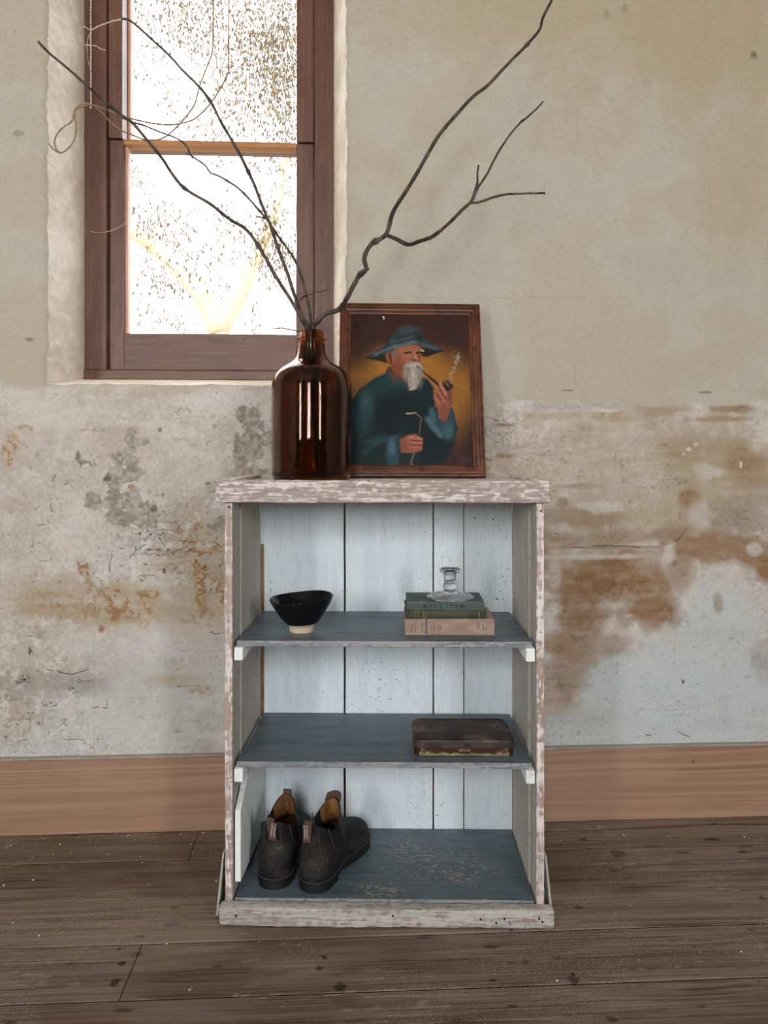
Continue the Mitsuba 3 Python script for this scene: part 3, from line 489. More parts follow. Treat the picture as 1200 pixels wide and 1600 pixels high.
for i, (c_, w_) in enumerate(wins):
    wn = f'window_{i + 2}'; labels[wn] = {'kind': 'structure'}
    y = RY - .12
    obj('frame', cat(slab([c_ - w_ / 2, y, WZ0], [c_ - w_ / 2 + .04, y + .06, WZ1]), slab([c_ + w_ / 2 - .04, y, WZ0], [c_ + w_ / 2, y + .06, WZ1]),
                     slab([c_ - w_ / 2, y, WZ0], [c_ + w_ / 2, y + .06, WZ0 + .06]), slab([c_ - w_ / 2, y, WZ1 - .05], [c_ + w_ / 2, y + .06, WZ1]),
                     slab([c_ - w_ / 2, y, 1.86], [c_ + w_ / 2, y + .05, 1.90])), 'm_join_z', wn, at=WALL)
    q = np.array([[[c_ - w_ / 2 + .03, y + .01, WZ0 + .03], [c_ + w_ / 2 - .03, y + .01, WZ0 + .03]], [[c_ - w_ / 2 + .03, y + .01, WZ1 - .03], [c_ + w_ / 2 - .03, y + .01, WZ1 - .03]]])
    pane = sheet(q[::1, ::-1])
    k = obj('bright_pane', pane, None, wn, at=WALL)
    scene[k]['emitter'] = {'type': 'area', 'radiance': {'type': 'rgb', 'value': DAY}}
    scene[k]['bsdf'] = {'type': 'diffuse', 'reflectance': {'type': 'rgb', 'value': [.1, .1, .1]}}

# ------------------------------------------------------------------ outside: gum trees against the sky
matte('m_gum_bark', lambda p, n, uv: mix([.34, .25, .15], [.70, .60, .45], fbm(p.x * 4, p.y * 4, p.z * 1.5)), .9, .1)
matte('m_gum_leaf', lambda p, n, uv: mix([.09, .062, .037], [.17, .13, .075], cell_rand(p.x * 6, p.y * 6, p.z * 6)), .7, .2)
def gum(label, clumps, limbs, dist, seed):
    t = thing('gum_tree', label, 'tree')
    r_ = np.random.default_rng(seed)
    ms = [tube(curve(pts, .15), np.interp(np.linspace(0, 1, len(curve(pts, .15))), [0, 1], rad), 9) for pts, rad in limbs]
    obj('trunk', ms[0], 'm_gum_bark', t, True)
    for q in ms[1:]: obj('limb', q, 'm_gum_bark', t, True)
    V, Fc = [], []
    for (cx, cy, cz, sx, sz_, n) in clumps:
        for _ in range(int(n * 3.4)):
            c_ = np.array([cx, cy, cz]) + r_.normal(0, 1, 3) * [sx, .5, sz_]
            L, wd = r_.uniform(.045, .085) * dist / 10, r_.uniform(.009, .015) * dist / 10
            dn = np.array([r_.normal(0, .35), r_.normal(0, .3), -1.0]); dn /= np.linalg.norm(dn)
            a = r_.uniform(0, math.pi); sd = np.cross(dn, [math.cos(a), math.sin(a), 0]); sd /= np.linalg.norm(sd)
            b = len(V)
            V += [c_, c_ + dn * L * .45 + sd * wd, c_ + dn * L, c_ + dn * L * .45 - sd * wd]
            Fc.append([b, b + 1, b + 2, b + 3])
    obj('foliage', (np.array(V), np.array(Fc)), 'm_gum_leaf', t, kind='stuff')
    return t
A = lambda x, y, d: np.array([(x - 600) / 1200 * d, d, EYE - (y - 708) / 1200 * d])
CL1 = [(-2.5, 10.0, 6.7767, 0.2833333333333333, 0.18333333333333332, 130), (-2.625, 10.0, 6.5433, 0.16666666666666666, 0.2, 90), (-2.875, 10.0, 6.7933, 0.11666666666666667, 0.13333333333333333, 40), (-2.25, 10.0, 6.835, 0.16666666666666666, 0.11666666666666667, 50), (-3.2083, 10.0, 6.835, 0.08333333333333333, 0.08333333333333333, 24), (-1.5833, 10.0, 6.71, 0.23333333333333334, 0.2, 120), (-1.3333, 10.0, 6.3767, 0.15, 0.3333333333333333, 170), (-1.4583, 10.0, 6.21, 0.2, 0.2, 120), (-1.6667, 10.0, 6.46, 0.18333333333333332, 0.13333333333333333, 70), (-1.3333, 10.0, 5.96, 0.15, 0.25, 110), (-1.7917, 10.0, 6.1683, 0.13333333333333333, 0.16666666666666666, 80), (-1.875, 10.0, 5.7933, 0.16666666666666666, 0.11666666666666667, 60), (-1.5, 10.0, 5.6267, 0.23333333333333334, 0.13333333333333333, 90), (-1.2917, 10.0, 5.4183, 0.13333333333333333, 0.16666666666666666, 70), (-2.25, 10.0, 5.2517, 0.18333333333333332, 0.08333333333333333, 50), (-2.8333, 10.0, 5.6683, 0.06666666666666667, 0.05, 14), (-3.25, 10.0, 6.1683, 0.05, 0.1, 16), (-2.9167, 10.0, 6.1683, 0.06666666666666667, 0.06666666666666667, 12), (-2.0, 10.0, 5.5433, 0.13333333333333333, 0.08333333333333333, 40), (-2.125, 10.0, 6.2933, 0.11666666666666667, 0.16666666666666666, 40), (-1.2333, 10.0, 6.71, 0.06666666666666667, 0.25, 60)]
CL2 = [(-3.75, 12.0, 4.69, 0.14, 0.12, 36), (-3.5, 12.0, 4.44, 0.2, 0.14, 50), (-3.25, 12.0, 4.64, 0.18, 0.12, 36), (-3.55, 12.0, 5.04, 0.08, 0.1, 12), (-2.55, 12.0, 5.59, 0.1, 0.08, 12), (-2.05, 12.0, 5.69, 0.08, 0.1, 16), (-1.6, 12.0, 5.74, 0.14, 0.14, 40), (-1.65, 12.0, 5.24, 0.14, 0.1, 26), (-1.8, 12.0, 4.69, 0.12, 0.14, 40), (-1.6, 12.0, 4.34, 0.14, 0.24, 70), (-1.75, 12.0, 4.04, 0.14, 0.16, 50), (-2.05, 12.0, 4.34, 0.14, 0.14, 36), (-3.4, 12.0, 3.74, 0.14, 0.16, 60), (-3.0, 12.0, 3.84, 0.14, 0.12, 26), (-2.9, 12.0, 4.14, 0.2, 0.12, 20), (-2.6, 12.0, 4.29, 0.16, 0.14, 22), (-2.4, 12.0, 4.64, 0.1, 0.14, 26), (-3.6, 12.0, 3.29, 0.18, 0.14, 24), (-2.55, 12.0, 3.64, 0.1, 0.08, 12), (-1.7, 12.0, 3.34, 0.16, 0.16, 26), (-1.6, 12.0, 3.04, 0.14, 0.1, 26), (-2.0, 12.0, 3.14, 0.1, 0.16, 20), (-3.2, 12.0, 3.04, 0.1, 0.08, 14), (-3.85, 12.0, 5.44, 0.08, 0.14, 14)]
side_ = np.random.default_rng(8)
CL1 = list(CL1) + [(x, 10 + side_.uniform(-.5, .5), z, .45, .5, 60) for x, z in zip(np.r_[side_.uniform(-9, -4.2, 16), side_.uniform(-.5, 3, 10)], side_.uniform(2.5, 8, 26))]
gum('tall gum tree with dense hanging leaves seen through the upper sash', [tuple(q) for q in CL1],
    [([A(520, 900, 11), A(500, 400, 11), A(486, 100, 11), A(455, -40, 11)], [.22, .06]), ([A(487, 60, 10.6), A(430, 60, 10.3), A(390, 48, 10)], [.025, .008]), ([A(486, 100, 10.8), A(440, 120, 10.4), A(395, 84, 10)], [.025, .006])], 10, 5)
gum('pale forked gum tree seen through the lower sash', [tuple(q) for q in CL2],
    [([A(345, 900, 12), A(344, 560, 12), A(342, 500, 12)], [.16, .13]), ([A(342, 520, 12), A(320, 470, 12), A(270, 410, 12), A(190, 350, 12), A(120, 320, 12)], [.16, .10]), ([A(343, 520, 12), A(375, 460, 12), A(400, 405, 12), A(430, 330, 12), A(450, 230, 12)], [.13, .06]), ([A(350, 490, 11.8), A(372, 440, 11.8), A(386, 408, 11.8)], [.02, .012])], 12, 6)

# ------------------------------------------------------------------ the bookcase
BY = 1.74
BC = T().translate([0, BY, 0]).rotate([0, 0, 1], -0.9)
bk = thing('bookcase', 'low open bookcase of worn whitewashed boards with blue-grey shelves', 'bookcase')
def bb(name, lo, hi, mat, parent=bk, r=.002, seg=.03, amp=.0006, freq=40., wob=.0, label=None):
    bb.n += 1
    return obj(name, board(lo, hi, r, seg, amp, freq, bb.n, wob), mat, parent, 38, BC, label)
bb.n = 0
XO, XI = .362, .345
top = bb('top_board', [-.372, .012, .970], [.366, .340, .9925], 'm_rail')
bb('front_rail', [-.3826, -.014, .9475], [.374, .0125, .999], 'm_rail', r=.006, seg=.012, amp=.0016, freq=60, wob=.0011)
bb('side_rail', [-.376, .013, .962], [-.340, .352, 1.0008], 'm_rail', r=.003, amp=.001, wob=.001)
bb('side_rail', [.338, .013, .962], [.372, .352, 1.0008], 'm_rail', r=.003, amp=.001, wob=.001)
for s_ in (-1, 1):
    x0, x1 = sorted((s_ * XO, s_ * XI))
    lo_, hi_ = sorted((s_ * (XO - .001), s_ * (XI - .0035)))
    sp = bb('side_panel', [x0, .0046, .030], [x1, .0835, .9472], 'm_side', r=.001, seg=.04, amp=.0005)
    bb('front_edge', [x0 - .0003, .0, .030], [x1 + .0003, .0050, .9472], 'm_post', sp, r=.0022, seg=.012, amp=.0014, freq=60, wob=.0012)
    bb('board', [lo_, .0865, .030], [hi_, .338, .962 if s_ else 0], 'm_side', sp, r=.002, seg=.05, amp=.0005)
    # loose outer skirting board leaning on the panel's foot
    pts = [(s_ * (XO + .002), .150), (s_ * (XO + .0055), .150), (s_ * (XO + .021), .008), (s_ * (XO + .016), .006)]
    e = extrude(sg.Polygon(pts), .33); e.apply_transform(np.array([[1, 0, 0, 0], [0, 0, 1, .002], [0, 1, 0, 0], [0, 0, 0, 1.]])); trimesh.repair.fix_normals(e)
    obj('foot_skirt', e, 'm_side', bk, False, BC)
for a, b, hz in ((-.331, -.1146, .004), (-.1094, .1263, .0), (.1302, .2094, .003), (.2122, .341, .001)):
    bb('back_board', [a, .3395, .030 + hz], [b, .3575, .968], 'm_back', r=.0015, seg=.05, amp=.0005, wob=.0009)
bb('corner_batten', [-.3414, .3405, .345], [-.3295, .3522, .812], 'm_batten', wob=.0008, label='bare brown corner batten')
bb('corner_batten', [-.3414, .3402, .035], [-.3295, .3522, .3449], 'm_back'); bb('corner_batten', [-.3414, .3398, .8121], [-.3290, .3522, .962], 'm_back')
def shelf(zt, split, x=.336, wob=.0012):
    k = key_for('shelf', bk); labels[k] = {'label': 'blue-grey painted shelf of two boards'}
    bb('board', [-x, .0085, zt - .0135], [x, split - .0007, zt], 'm_shelf', k, .0015, .04, .0004, 45)
    bb('lip', [-x, .0055, zt - .0137], [x, .0088, zt - .0003], 'm_lip', k, .0014, .015, .0006, 60, wob)
    bb('board', [-x + .004, split + .0007, zt - .0145], [x - .002, .3385, zt - .0006], 'm_shelf', k, .0018, .04, .0004, 45)
shelf(.6325, .132); shelf(.357, .118); shelf(.0455, .217, .341, .0004)
for s_, zt in ((-1, .6188), (1, .6188), (-1, .3432), (1, .3432)):
    x0, x1 = sorted((s_ * .3412, s_ * .3205))
    bb('cleat', [x0, -.002, zt - .0305], [x1, .30, zt], 'm_white', r=.003, seg=.02, amp=.0006, label='white shelf cleat')
yz = sg.Polygon([(.012, .243), (.012, .080), (.33, .050), (.33, .328), (.20, .327)])
ln = extrude(yz, .013); ln.apply_transform(np.array([[0, 0, 1, -.3412], [1, 0, 0, 0], [0, 1, 0, 0], [0, 0, 0, 1.]])); trimesh.repair.fix_normals(ln)
obj('liner_board', ln, 'm_white', bk, False, BC, label='white liner board with a sloping top')
bb('bottom_rail', [-.3700, -.030, .0015], [.3797, .0035, .0435], 'm_rail_low', r=.007, seg=.012, amp=.0022, freq=45, wob=.0016)
bb('bottom_support', [-.345, .02, .001], [.345, .05, .031], 'm_dark_wood'); bb('bottom_support', [-.345, .29, .001], [.345, .32, .031], 'm_dark_wood')
for x, z in ((.3537, .930), (-.352, .938), (-.33, .027), (.215, .024), (.268, .026), (.345, .027), (.352, .020), (.25, .016), (.02, .03)):
    yy = -.0305 if z < .1 else -.0008
    obj('nail', trimesh.creation.cylinder(.0021, .003, sections=10, transform=trimesh.transformations.translation_matrix([x, yy, z]) @ trimesh.transformations.rotation_matrix(math.pi / 2, [1, 0, 0])), 'm_iron', bk, 30, BC)
for x, z in ((-.285, .925), (-.27, .913), (.283, .930), (-.19, .595), (-.163, .597), (-.06, .597), (.155, .585), (.26, .590), (.24, .885), (.29, .88)):
    obj('nail', trimesh.creation.cylinder(.0021, .003, sections=10, transform=trimesh.transformations.translation_matrix([x, .3392, z]) @ trimesh.transformations.rotation_matrix(math.pi / 2, [1, 0, 0])), 'm_iron', bk, 30, BC)

# ------------------------------------------------------------------ amber bottle
def fillet(pr, n=5):
    """Round the corners of a profile given as (r, z, radius)."""
    out = []
    for i, (x, y, q) in enumerate(pr):
        p = np.array([x, y])
        if q <= 0 or i in (0, len(pr) - 1): out.append(p); continue
        a, b = np.array(pr[i - 1][:2]) - p, np.array(pr[i + 1][:2]) - p
        la, lb = np.linalg.norm(a), np.linalg.norm(b); q = min(q, .48 * la, .48 * lb)
        A_, B_ = p + a / la * q, p + b / lb * q
        for t in np.linspace(0, 1, n): out.append((1 - t)**2 * A_ + 2 * t * (1 - t) * p + t * t * B_)
    return np.array(out)
scene['m_amber'] = {'type': 'dielectric', 'int_ior': 1.5, 'specular_transmittance': {'type': 'rgb', 'value': [.53, .285, .13]}}
sh_ = curve([(.0978, 0, .214), (.0965, 0, .236), (.0895, 0, .2575), (.075, 0, .2735), (.052, 0, .2875), (.039, 0, .2995), (.0332, 0, .316), (.0318, 0, .3415)], .006)
sh_ = [(q[0], q[2], 0) for q in sh_]
outer = [(0, .010, 0), (.050, .006, .01), (.074, .0, .012), (.0915, .0, .009), (.0968, .016, .012), (.0978, .05, .02)] + sh_ + [
         (.0385, .3440, .003), (.0385, .3480, .003), (.0275, .3500, .002), (.0275, .3530, .002), (.0293, .3545, .0015), (.0293, .3570, .0015), (.0276, .3585, .001), (.0276, .3615, .001), (.0288, .363, .001), (.0284, .3665, .002)]
inner = [(.0240, .3665, .002)] + [(max(q[0] - .0042, .0245), q[1] - .003, 0) for q in sh_[::-1]] + [(.0935, .05, .02), (.0925, .022, .012), (.086, .008, .012), (.05, .014, .02), (0, .018, 0)]
prof = fillet(outer + inner, 7)
bt = tuple((-0.1775, 1.885, 1.0176)[:2])
bot = lathe(prof, 96)
Vb = bot.vertices.copy(); ang = np.arctan2(Vb[:, 1], Vb[:, 0]); rad = np.hypot(Vb[:, 0], Vb[:, 1])
kf = 1 + .004 * (fb(Vb[:, 2] * 18, ang * 1.3 + 9) - .5) * (rad > .03); Vb[:, :2] *= kf[:, None]; bot.vertices = Vb
scene['amber_bottle'] = {**ply(bot, 'm_amber', True), 'to_world': T().translate([bt[0], bt[1], .9935])}
tag('amber_bottle', 'large dark amber glass bottle holding bare branches on the bookcase top', 'bottle')
NECK = np.array([bt[0], bt[1], 1.352])

# ------------------------------------------------------------------ branches standing in the bottle
def bark(p, n, uv):
    w = fbm(p.x * 70, p.y * 70, p.z * 40); h = fbm(p.x * 12, p.y * 12, p.z * 12 + 4)
    return mix(srgb(46, 39, 35), srgb(98, 90, 83), smoothstep(.3, .75, .6 * w + .4 * h))
bumped('m_bark', bark, lambda p, n, uv: fbm(p.x * 220, p.y * 220, p.z * 130, 2), .003, .85, .2)
matte('m_pale_tip', lambda p, n, uv: mix(srgb(150, 132, 108), srgb(206, 192, 168), fbm(p.x * 60, p.y * 60, p.z * 60)), .8, .2)
def px(pts):  # hand-measured joints: x, depth, z
    return np.array(pts, float)
def stick(pts, r0, r1, seed, knots=()):
    c_ = curve(px(pts), .005); t = np.linspace(0, 1, len(c_))
    s_ = np.r_[0, np.cumsum(np.linalg.norm(np.diff(c_, axis=0), axis=1))]
    c_ = c_ + .0016 * (np.stack([fb(s_ * 22 + seed, k * 5., 1., 3) for k in range(3)], -1) - .5) * np.minimum(1, s_ * 20)[:, None]
    r_ = (r0 + (r1 - r0) * t) * (.86 + .28 * fb(s_ * 60, seed * 3.1, 2.))
    for k in knots: r_ = r_ * (1 + .55 * np.exp(-((s_ - k * s_[-1]) / .006) ** 2))
    return tube(c_, r_, 9)
def branch(label, main, subs, seed):
    t = thing('branch', label, 'branch')
    obj('stem', stick(*main[:3], seed, *main[3:]), 'm_bark', t, True)
    for i, q in enumerate(subs):
        obj(q[3] if len(q) > 3 else 'twig', stick(q[0], q[1], q[2], seed + 2.3 * i + 1), q[4] if len(q) > 4 else 'm_bark', t, True)
B0 = [bt[0], bt[1]]
branch('dark forked branch reaching far right in front of the wall',
       ([(B0[0] + .030, bt[1] - .02, 1.02), (B0[0] + .008, bt[1], 1.28)] + [(-0.1744, 1.885, 1.36), (-0.1618, 1.885, 1.3836), (-0.1445, 1.885, 1.4024), (-0.1103, 1.89, 1.4144), (-0.0887, 1.9, 1.4495), (-0.0635, 1.905, 1.4982), (-0.0446, 1.91, 1.5184), (-0.0495, 1.915, 1.5483), (-0.032, 1.92, 1.5816), (0.0048, 1.925, 1.6086), (0.0225, 1.925, 1.6632), (0.0513, 1.925, 1.7113), (0.0836, 1.93, 1.7645), (0.1158, 1.93, 1.8224), (0.1447, 1.93, 1.8674), (0.1806, 1.935, 1.9114), (0.2231, 1.94, 1.9589), (0.2619, 1.94, 1.9896), (0.3104, 1.94, 2.0397), (0.3524, 1.94, 2.0834), (0.3912, 1.94, 2.127), (0.4009, 1.94, 2.1593), (0.4247, 1.945, 2.2076), (0.4409, 1.945, 2.2465)], .0076, .0030, (.37, .44, .88)),
       [([(0.0048, 1.925, 1.607), (0.0289, 1.93, 1.5988), (0.0611, 1.93, 1.5843), (0.0887, 1.935, 1.5937), (0.1229, 1.94, 1.608), (0.1625, 1.95, 1.6418), (0.1988, 1.955, 1.6791), (0.2221, 1.96, 1.7003)], .0052, .0040),
        ([(0.2205, 1.96, 1.7003), (0.2417, 1.96, 1.7003), (0.2866, 1.965, 1.7166), (0.3283, 1.97, 1.7249), (0.4148, 1.975, 1.7282)], .0034, .0024),
        ([(0.2221, 1.96, 1.7003), (0.2325, 1.965, 1.7314), (0.2397, 1.97, 1.7544), (0.2397, 1.97, 1.7758), (0.243, 1.97, 1.7988)], .0034, .0022),
        ([(0.227, 1.96, 1.7068), (0.2411, 1.955, 1.7394), (0.2632, 1.95, 1.7717), (0.286, 1.95, 1.8173), (0.3144, 1.945, 1.8607), (0.346, 1.94, 1.8974), (0.3524, 1.94, 1.9023)], .0032, .0022),
        ([(0.346, 1.94, 1.8958), (0.3654, 1.94, 1.912), (0.3848, 1.94, 1.9298), (0.4025, 1.94, 1.9492)], .0026, .0018),
        ([(-0.0478, 1.91, 1.5184), (-0.0381, 1.905, 1.5156)], .0042, .003, 'knot')], 1.)
branch('straight dark branch rising left past the window to the bare wall',
       ([(B0[0] - .04, bt[1] + .01, 1.02), (B0[0] - .016, bt[1], 1.29)] + [(-0.1896, 1.88, 1.3592), (-0.1995, 1.87, 1.3841), (-0.2083, 1.865, 1.4019), (-0.2294, 1.86, 1.4367), (-0.2535, 1.855, 1.4743), (-0.2775, 1.85, 1.5163), (-0.3044, 1.845, 1.5612), (-0.3312, 1.84, 1.5967), (-0.367, 1.835, 1.6181), (-0.4118, 1.83, 1.6517), (-0.4562, 1.825, 1.6775), (-0.4793, 1.82, 1.694), (-0.5021, 1.815, 1.7225), (-0.5249, 1.81, 1.7569), (-0.549, 1.81, 1.787), (-0.5732, 1.81, 1.8157), (-0.5958, 1.81, 1.8413), (-0.6184, 1.81, 1.8564), (-0.6637, 1.81, 1.8926), (-0.7059, 1.81, 1.9318), (-0.7542, 1.81, 1.9741), (-0.7904, 1.81, 2.0042), (-0.8145, 1.81, 2.0299)], .0056, .0026, (.2, .45, .62)),
       [([(-0.2053, 1.866, 1.3959), (-0.2124, 1.86, 1.4134), (-0.2152, 1.858, 1.4316)], .003, .002),
        ([(-0.5958, 1.81, 1.8398), (-0.5747, 1.815, 1.8359), (-0.5566, 1.815, 1.8299)], .0018, .0012)], 2.)
branch('dark branch rising left and bending over into a pale curled tip',
       ([(B0[0] + .01, bt[1] + .035, 1.02), (B0[0] - .004, bt[1] + .006, 1.29)] + [(-0.186, 1.892, 1.3611), (-0.2021, 1.895, 1.3979), (-0.2185, 1.9, 1.4432), (-0.2375, 1.9, 1.5002), (-0.2572, 1.905, 1.5521), (-0.2769, 1.91, 1.6107), (-0.2865, 1.91, 1.6378), (-0.3056, 1.91, 1.6808), (-0.3256, 1.915, 1.735), (-0.352, 1.92, 1.7896), (-0.3776, 1.92, 1.8376), (-0.4064, 1.92, 1.8856), (-0.4299, 1.925, 1.9327), (-0.4492, 1.925, 1.9615), (-0.4684, 1.925, 1.984), (-0.5082, 1.93, 2.025), (-0.5436, 1.93, 2.0636), (-0.579, 1.93, 2.0958), (-0.6192, 1.935, 2.1339), (-0.645, 1.935, 2.1517), (-0.6611, 1.935, 2.1533)], .0056, .0026, (.28, .44, .6, .76)),
       [([(-0.6595, 1.935, 2.1533), (-0.6919, 1.94, 2.1496), (-0.7261, 1.945, 2.1395), (-0.7435, 1.948, 2.133), (-0.7605, 1.95, 2.1423), (-0.7702, 1.95, 2.139), (-0.7775, 1.952, 2.1271), (-0.7722, 1.955, 2.1124), (-0.7625, 1.955, 2.0994), (-0.7429, 1.955, 2.0978), (-0.7299, 1.955, 2.0945), (-0.719, 1.952, 2.0864), (-0.7069, 1.95, 2.0838)], .0021, .0013, 'pale_tip', 'm_pale_tip'),
        ([(-0.3808, 1.92, 1.8408), (-0.3772, 1.918, 1.8464)], .0034, .0022, 'knot'),
        ([(-0.7435, 1.948, 2.1314), (-0.7524, 1.95, 2.1098), (-0.7548, 1.952, 2.075), (-0.751, 1.955, 2.0473)], .0010, .0006, 'pale_tip', 'm_pale_tip')], 3.)
branch('thin dark branch crossing behind the others towards the middle of the window',
       ([(B0[0] + .03, bt[1] + .03, 1.02), (B0[0] + .006, bt[1] + .012, 1.29)] + [(-0.1784, 1.895, 1.3616), (-0.1821, 1.9, 1.3957), (-0.1889, 1.905, 1.4378), (-0.2005, 1.91, 1.4802), (-0.2154, 1.915, 1.526), (-0.2336, 1.92, 1.5608), (-0.2567, 1.925, 1.5926), (-0.2759, 1.925, 1.6183), (-0.2952, 1.925, 1.6471), (-0.3185, 1.93, 1.676), (-0.341, 1.93, 1.7017), (-0.3677, 1.935, 1.7276), (-0.3935, 1.935, 1.7453), (-0.4236, 1.94, 1.7632), (-0.4381, 1.94, 1.7681), (-0.4527, 1.94, 1.7875), (-0.4765, 1.945, 1.8056), (-0.4911, 1.945, 1.8169), (-0.4992, 1.945, 1.8364), (-0.5232, 1.95, 1.8579), (-0.5687, 1.95, 1.8758), (-0.6142, 1.95, 1.8936), (-0.6435, 1.95, 1.9017), (-0.6646, 1.95, 1.9115)], .0050, .0014, (.55, .66, .71)),
       [([(-0.2888, 1.925, 1.6439), (-0.304, 1.92, 1.6488), (-0.3184, 1.92, 1.652)], .0026, .0018),
        ([(-0.4911, 1.945, 1.8169), (-0.4971, 1.943, 1.8145), (-0.4995, 1.94, 1.8182)], .0014, .0010),
        ([(-0.2096, 1.905, 1.4378), (-0.1963, 1.9, 1.4495), (-0.18, 1.895, 1.4532), (-0.1638, 1.89, 1.4569), (-0.14, 1.888, 1.4612)], .0022, .0015),
        ([(-0.1834, 1.897, 1.3698), (-0.2015, 1.86, 1.3561), (-0.2229, 1.845, 1.3567), (-0.2453, 1.84, 1.359), (-0.2668, 1.84, 1.3575)], .0016, .0012)], 4.)

# thin cord hanging down the window and looped over the branches
matte('m_cord', lambda p, n, uv: mix(srgb(118, 96, 72), srgb(164, 140, 110), fbm(p.x * 90, p.y * 90, p.z * 90)), .85, .1)
ck = thing('thin_cord', 'thin tan cord hanging down the window in two strands and looping over the branches', 'cord')
c1 = [(-0.4673, 2.1, 2.404), (-0.465, 2.09, 2.2931), (-0.4628, 2.08, 2.2179), (-0.4623, 2.07, 2.1433), (-0.4738, 2.06, 2.1003), (-0.4896, 2.04, 2.0358), (-0.4973, 2.03, 1.9904), (-0.505, 2.02, 1.9656), (-0.5293, 2.01, 1.9276), (-0.5567, 2.0, 1.8933), (-0.5771, 1.99, 1.8742), (-0.6006, 1.98, 1.8668), (-0.6174, 1.96, 1.862), (-0.6386, 1.94, 1.8651), (-0.656, 1.92, 1.8664), (-0.6808, 1.9, 1.8833), (-0.6972, 1.88, 1.8997), (-0.7125, 1.875, 1.91), (-0.7281, 1.875, 1.9147), (-0.7438, 1.875, 1.9084), (-0.7547, 1.875, 1.8975), (-0.7578, 1.875, 1.885), (-0.7645, 1.88, 1.8715), (-0.7833, 1.88, 1.859), (-0.8011, 1.885, 1.8454), (-0.809, 1.885, 1.8234), (-0.8043, 1.885, 1.8046), (-0.7933, 1.885, 1.7967)]
c2 = [(-0.4235, 2.1, 2.404), (-0.4215, 2.09, 2.2931), (-0.4212, 2.08, 2.1832), (-0.4192, 2.07, 2.095), (-0.424, 2.06, 2.066), (-0.4386, 2.04, 2.0222), (-0.4545, 2.02, 1.9825), (-0.4723, 2.01, 1.9545), (-0.4942, 1.99, 1.924), (-0.5247, 1.98, 1.9097), (-0.5549, 1.97, 1.9022), (-0.585, 1.95, 1.8969), (-0.6112, 1.93, 1.8947), (-0.6367, 1.91, 1.894), (-0.6536, 1.89, 1.8932), (-0.6768, 1.88, 1.8997), (-0.709, 1.87, 1.9077), (-0.7324, 1.87, 1.9046), (-0.7488, 1.868, 1.8944), (-0.7519, 1.868, 1.8788), (-0.7488, 1.868, 1.8539), (-0.7511, 1.87, 1.8329), (-0.7613, 1.872, 1.8119), (-0.7754, 1.876, 1.801), (-0.7933, 1.885, 1.7967), (-0.8127, 1.89, 1.8066), (-0.8253, 1.89, 1.8223)]
for q in (c1, c2): obj('strand', tube(curve(np.array(q), .008), .0019, 6), 'm_cord', ck, True)
cob = thing('dry_tendril', 'fine pale dry tendril clinging to the left window jamb', 'tendril')
obj('stem', tube(curve(np.array([wp(*q) for q in [(-0.9034, 1.7498, 0.232), (-0.8747, 1.7448, 0.234), (-0.8415, 1.7513, 0.234), (-0.8179, 1.7616, 0.234), (-0.7925, 1.778, 0.234)] and [(u_, n_, z_) for u_, z_, n_ in [(-0.9034, 1.7498, 0.232), (-0.8747, 1.7448, 0.234), (-0.8415, 1.7513, 0.234), (-0.8179, 1.7616, 0.234), (-0.7925, 1.778, 0.234)]]]), .01), .0011, 5), 'm_pale_tip', cob, True)
# ball chain of a blind
scene['m_bead_white'] = {'type': 'twosided', 'bsdf': {'type': 'principled', 'base_color': {'type': 'rgb', 'value': srgb(232, 228, 220)}, 'roughness': .35}}
ch = thing('blind_chain', 'white ball chain hanging straight down beside the left window jamb', 'chain')
cu, cz = (-0.8972, 2.1304)
ball = trimesh.creation.icosphere(1, .0030)
balls = [ball.copy().apply_translation([cu + .0004 * math.sin(k * .6), .225, cz + .0072 * k]) for k in range(int((HT - .03 - cz) / .0072))]
obj('beads', cat(*balls), 'm_bead_white', ch, True, WALL)
obj('string', tube(np.array([[cu, .225, cz], [cu, .225, (cz + HT) / 2], [cu, .225, HT + .0]]), .0008, 6), 'm_cord', ch, True, WALL)

# ------------------------------------------------------------------ framed painting leaning on the wall
PW, PH, PT = .392, .497, .024
pb, lean = np.array([0.0731, 2.04, .9935]), math.atan2(.128, .480)
PIC = T().translate(pb.tolist()).rotate([0, 0, 1], 1.6).rotate([1, 0, 0], -math.degrees(lean)).rotate([0, 1, 0], .25)
pc = thing('framed_painting', 'framed oil painting of a bearded man smoking a pipe, leaning behind the bottle', 'painting')
fw = .033
def frame_stick(length, prof):
    """A mitred stick along +x: prof (distance in from the outer edge, height forward)."""
    A_ = [[(d, -h, d), (length - d, -h, d)] for d, h in prof]
    V = np.array([[q for q in r_] for r_ in A_]).reshape(-1, 3); n = len(prof); f = []
    for i in range(n):
        j = (i + 1) % n; f += [[2 * i, 2 * i + 1, 2 * j + 1], [2 * i, 2 * j + 1, 2 * j]]
    for i in range(1, n - 1): f += [[0, 2 * i, 2 * i + 2], [1, 2 * i + 3, 2 * i + 1]]
    m = trimesh.Trimesh(V, f, process=False); trimesh.repair.fix_normals(m); return m
fp = [(0, 0), (0, .019), (.0015, .0215), (.004, .022), (.0055, .0195), (.0065, .0195), (.0085, .0225), (.0125, .0225), (.0145, .0195), (.016, .0195), (.018, .0205), (.022, .0195), (.024, .016), (.0255, .016), (.028, .0175), (.0315, .016), (fw, .0115), (fw, 0)]
def frame_wood(ax):
    def f(p, n, uv):
        l, a = (p.z, p.x) if ax == 'z' else (p.x, p.z)
        s = noise(l * 8, a * 260, p.y * 200); w = fbm(p.x * 15, p.y * 15, p.z * 15)
        c = mix(srgb(70, 38, 23), srgb(106, 62, 38), .55 * s + .5 * smoothstep(.35, .7, w) - .05)
        return mix(c, srgb(40, 22, 15), .5 * smoothstep(.62, .72, fbm(p.x * 40, p.y * 40, p.z * 40)))
    return f
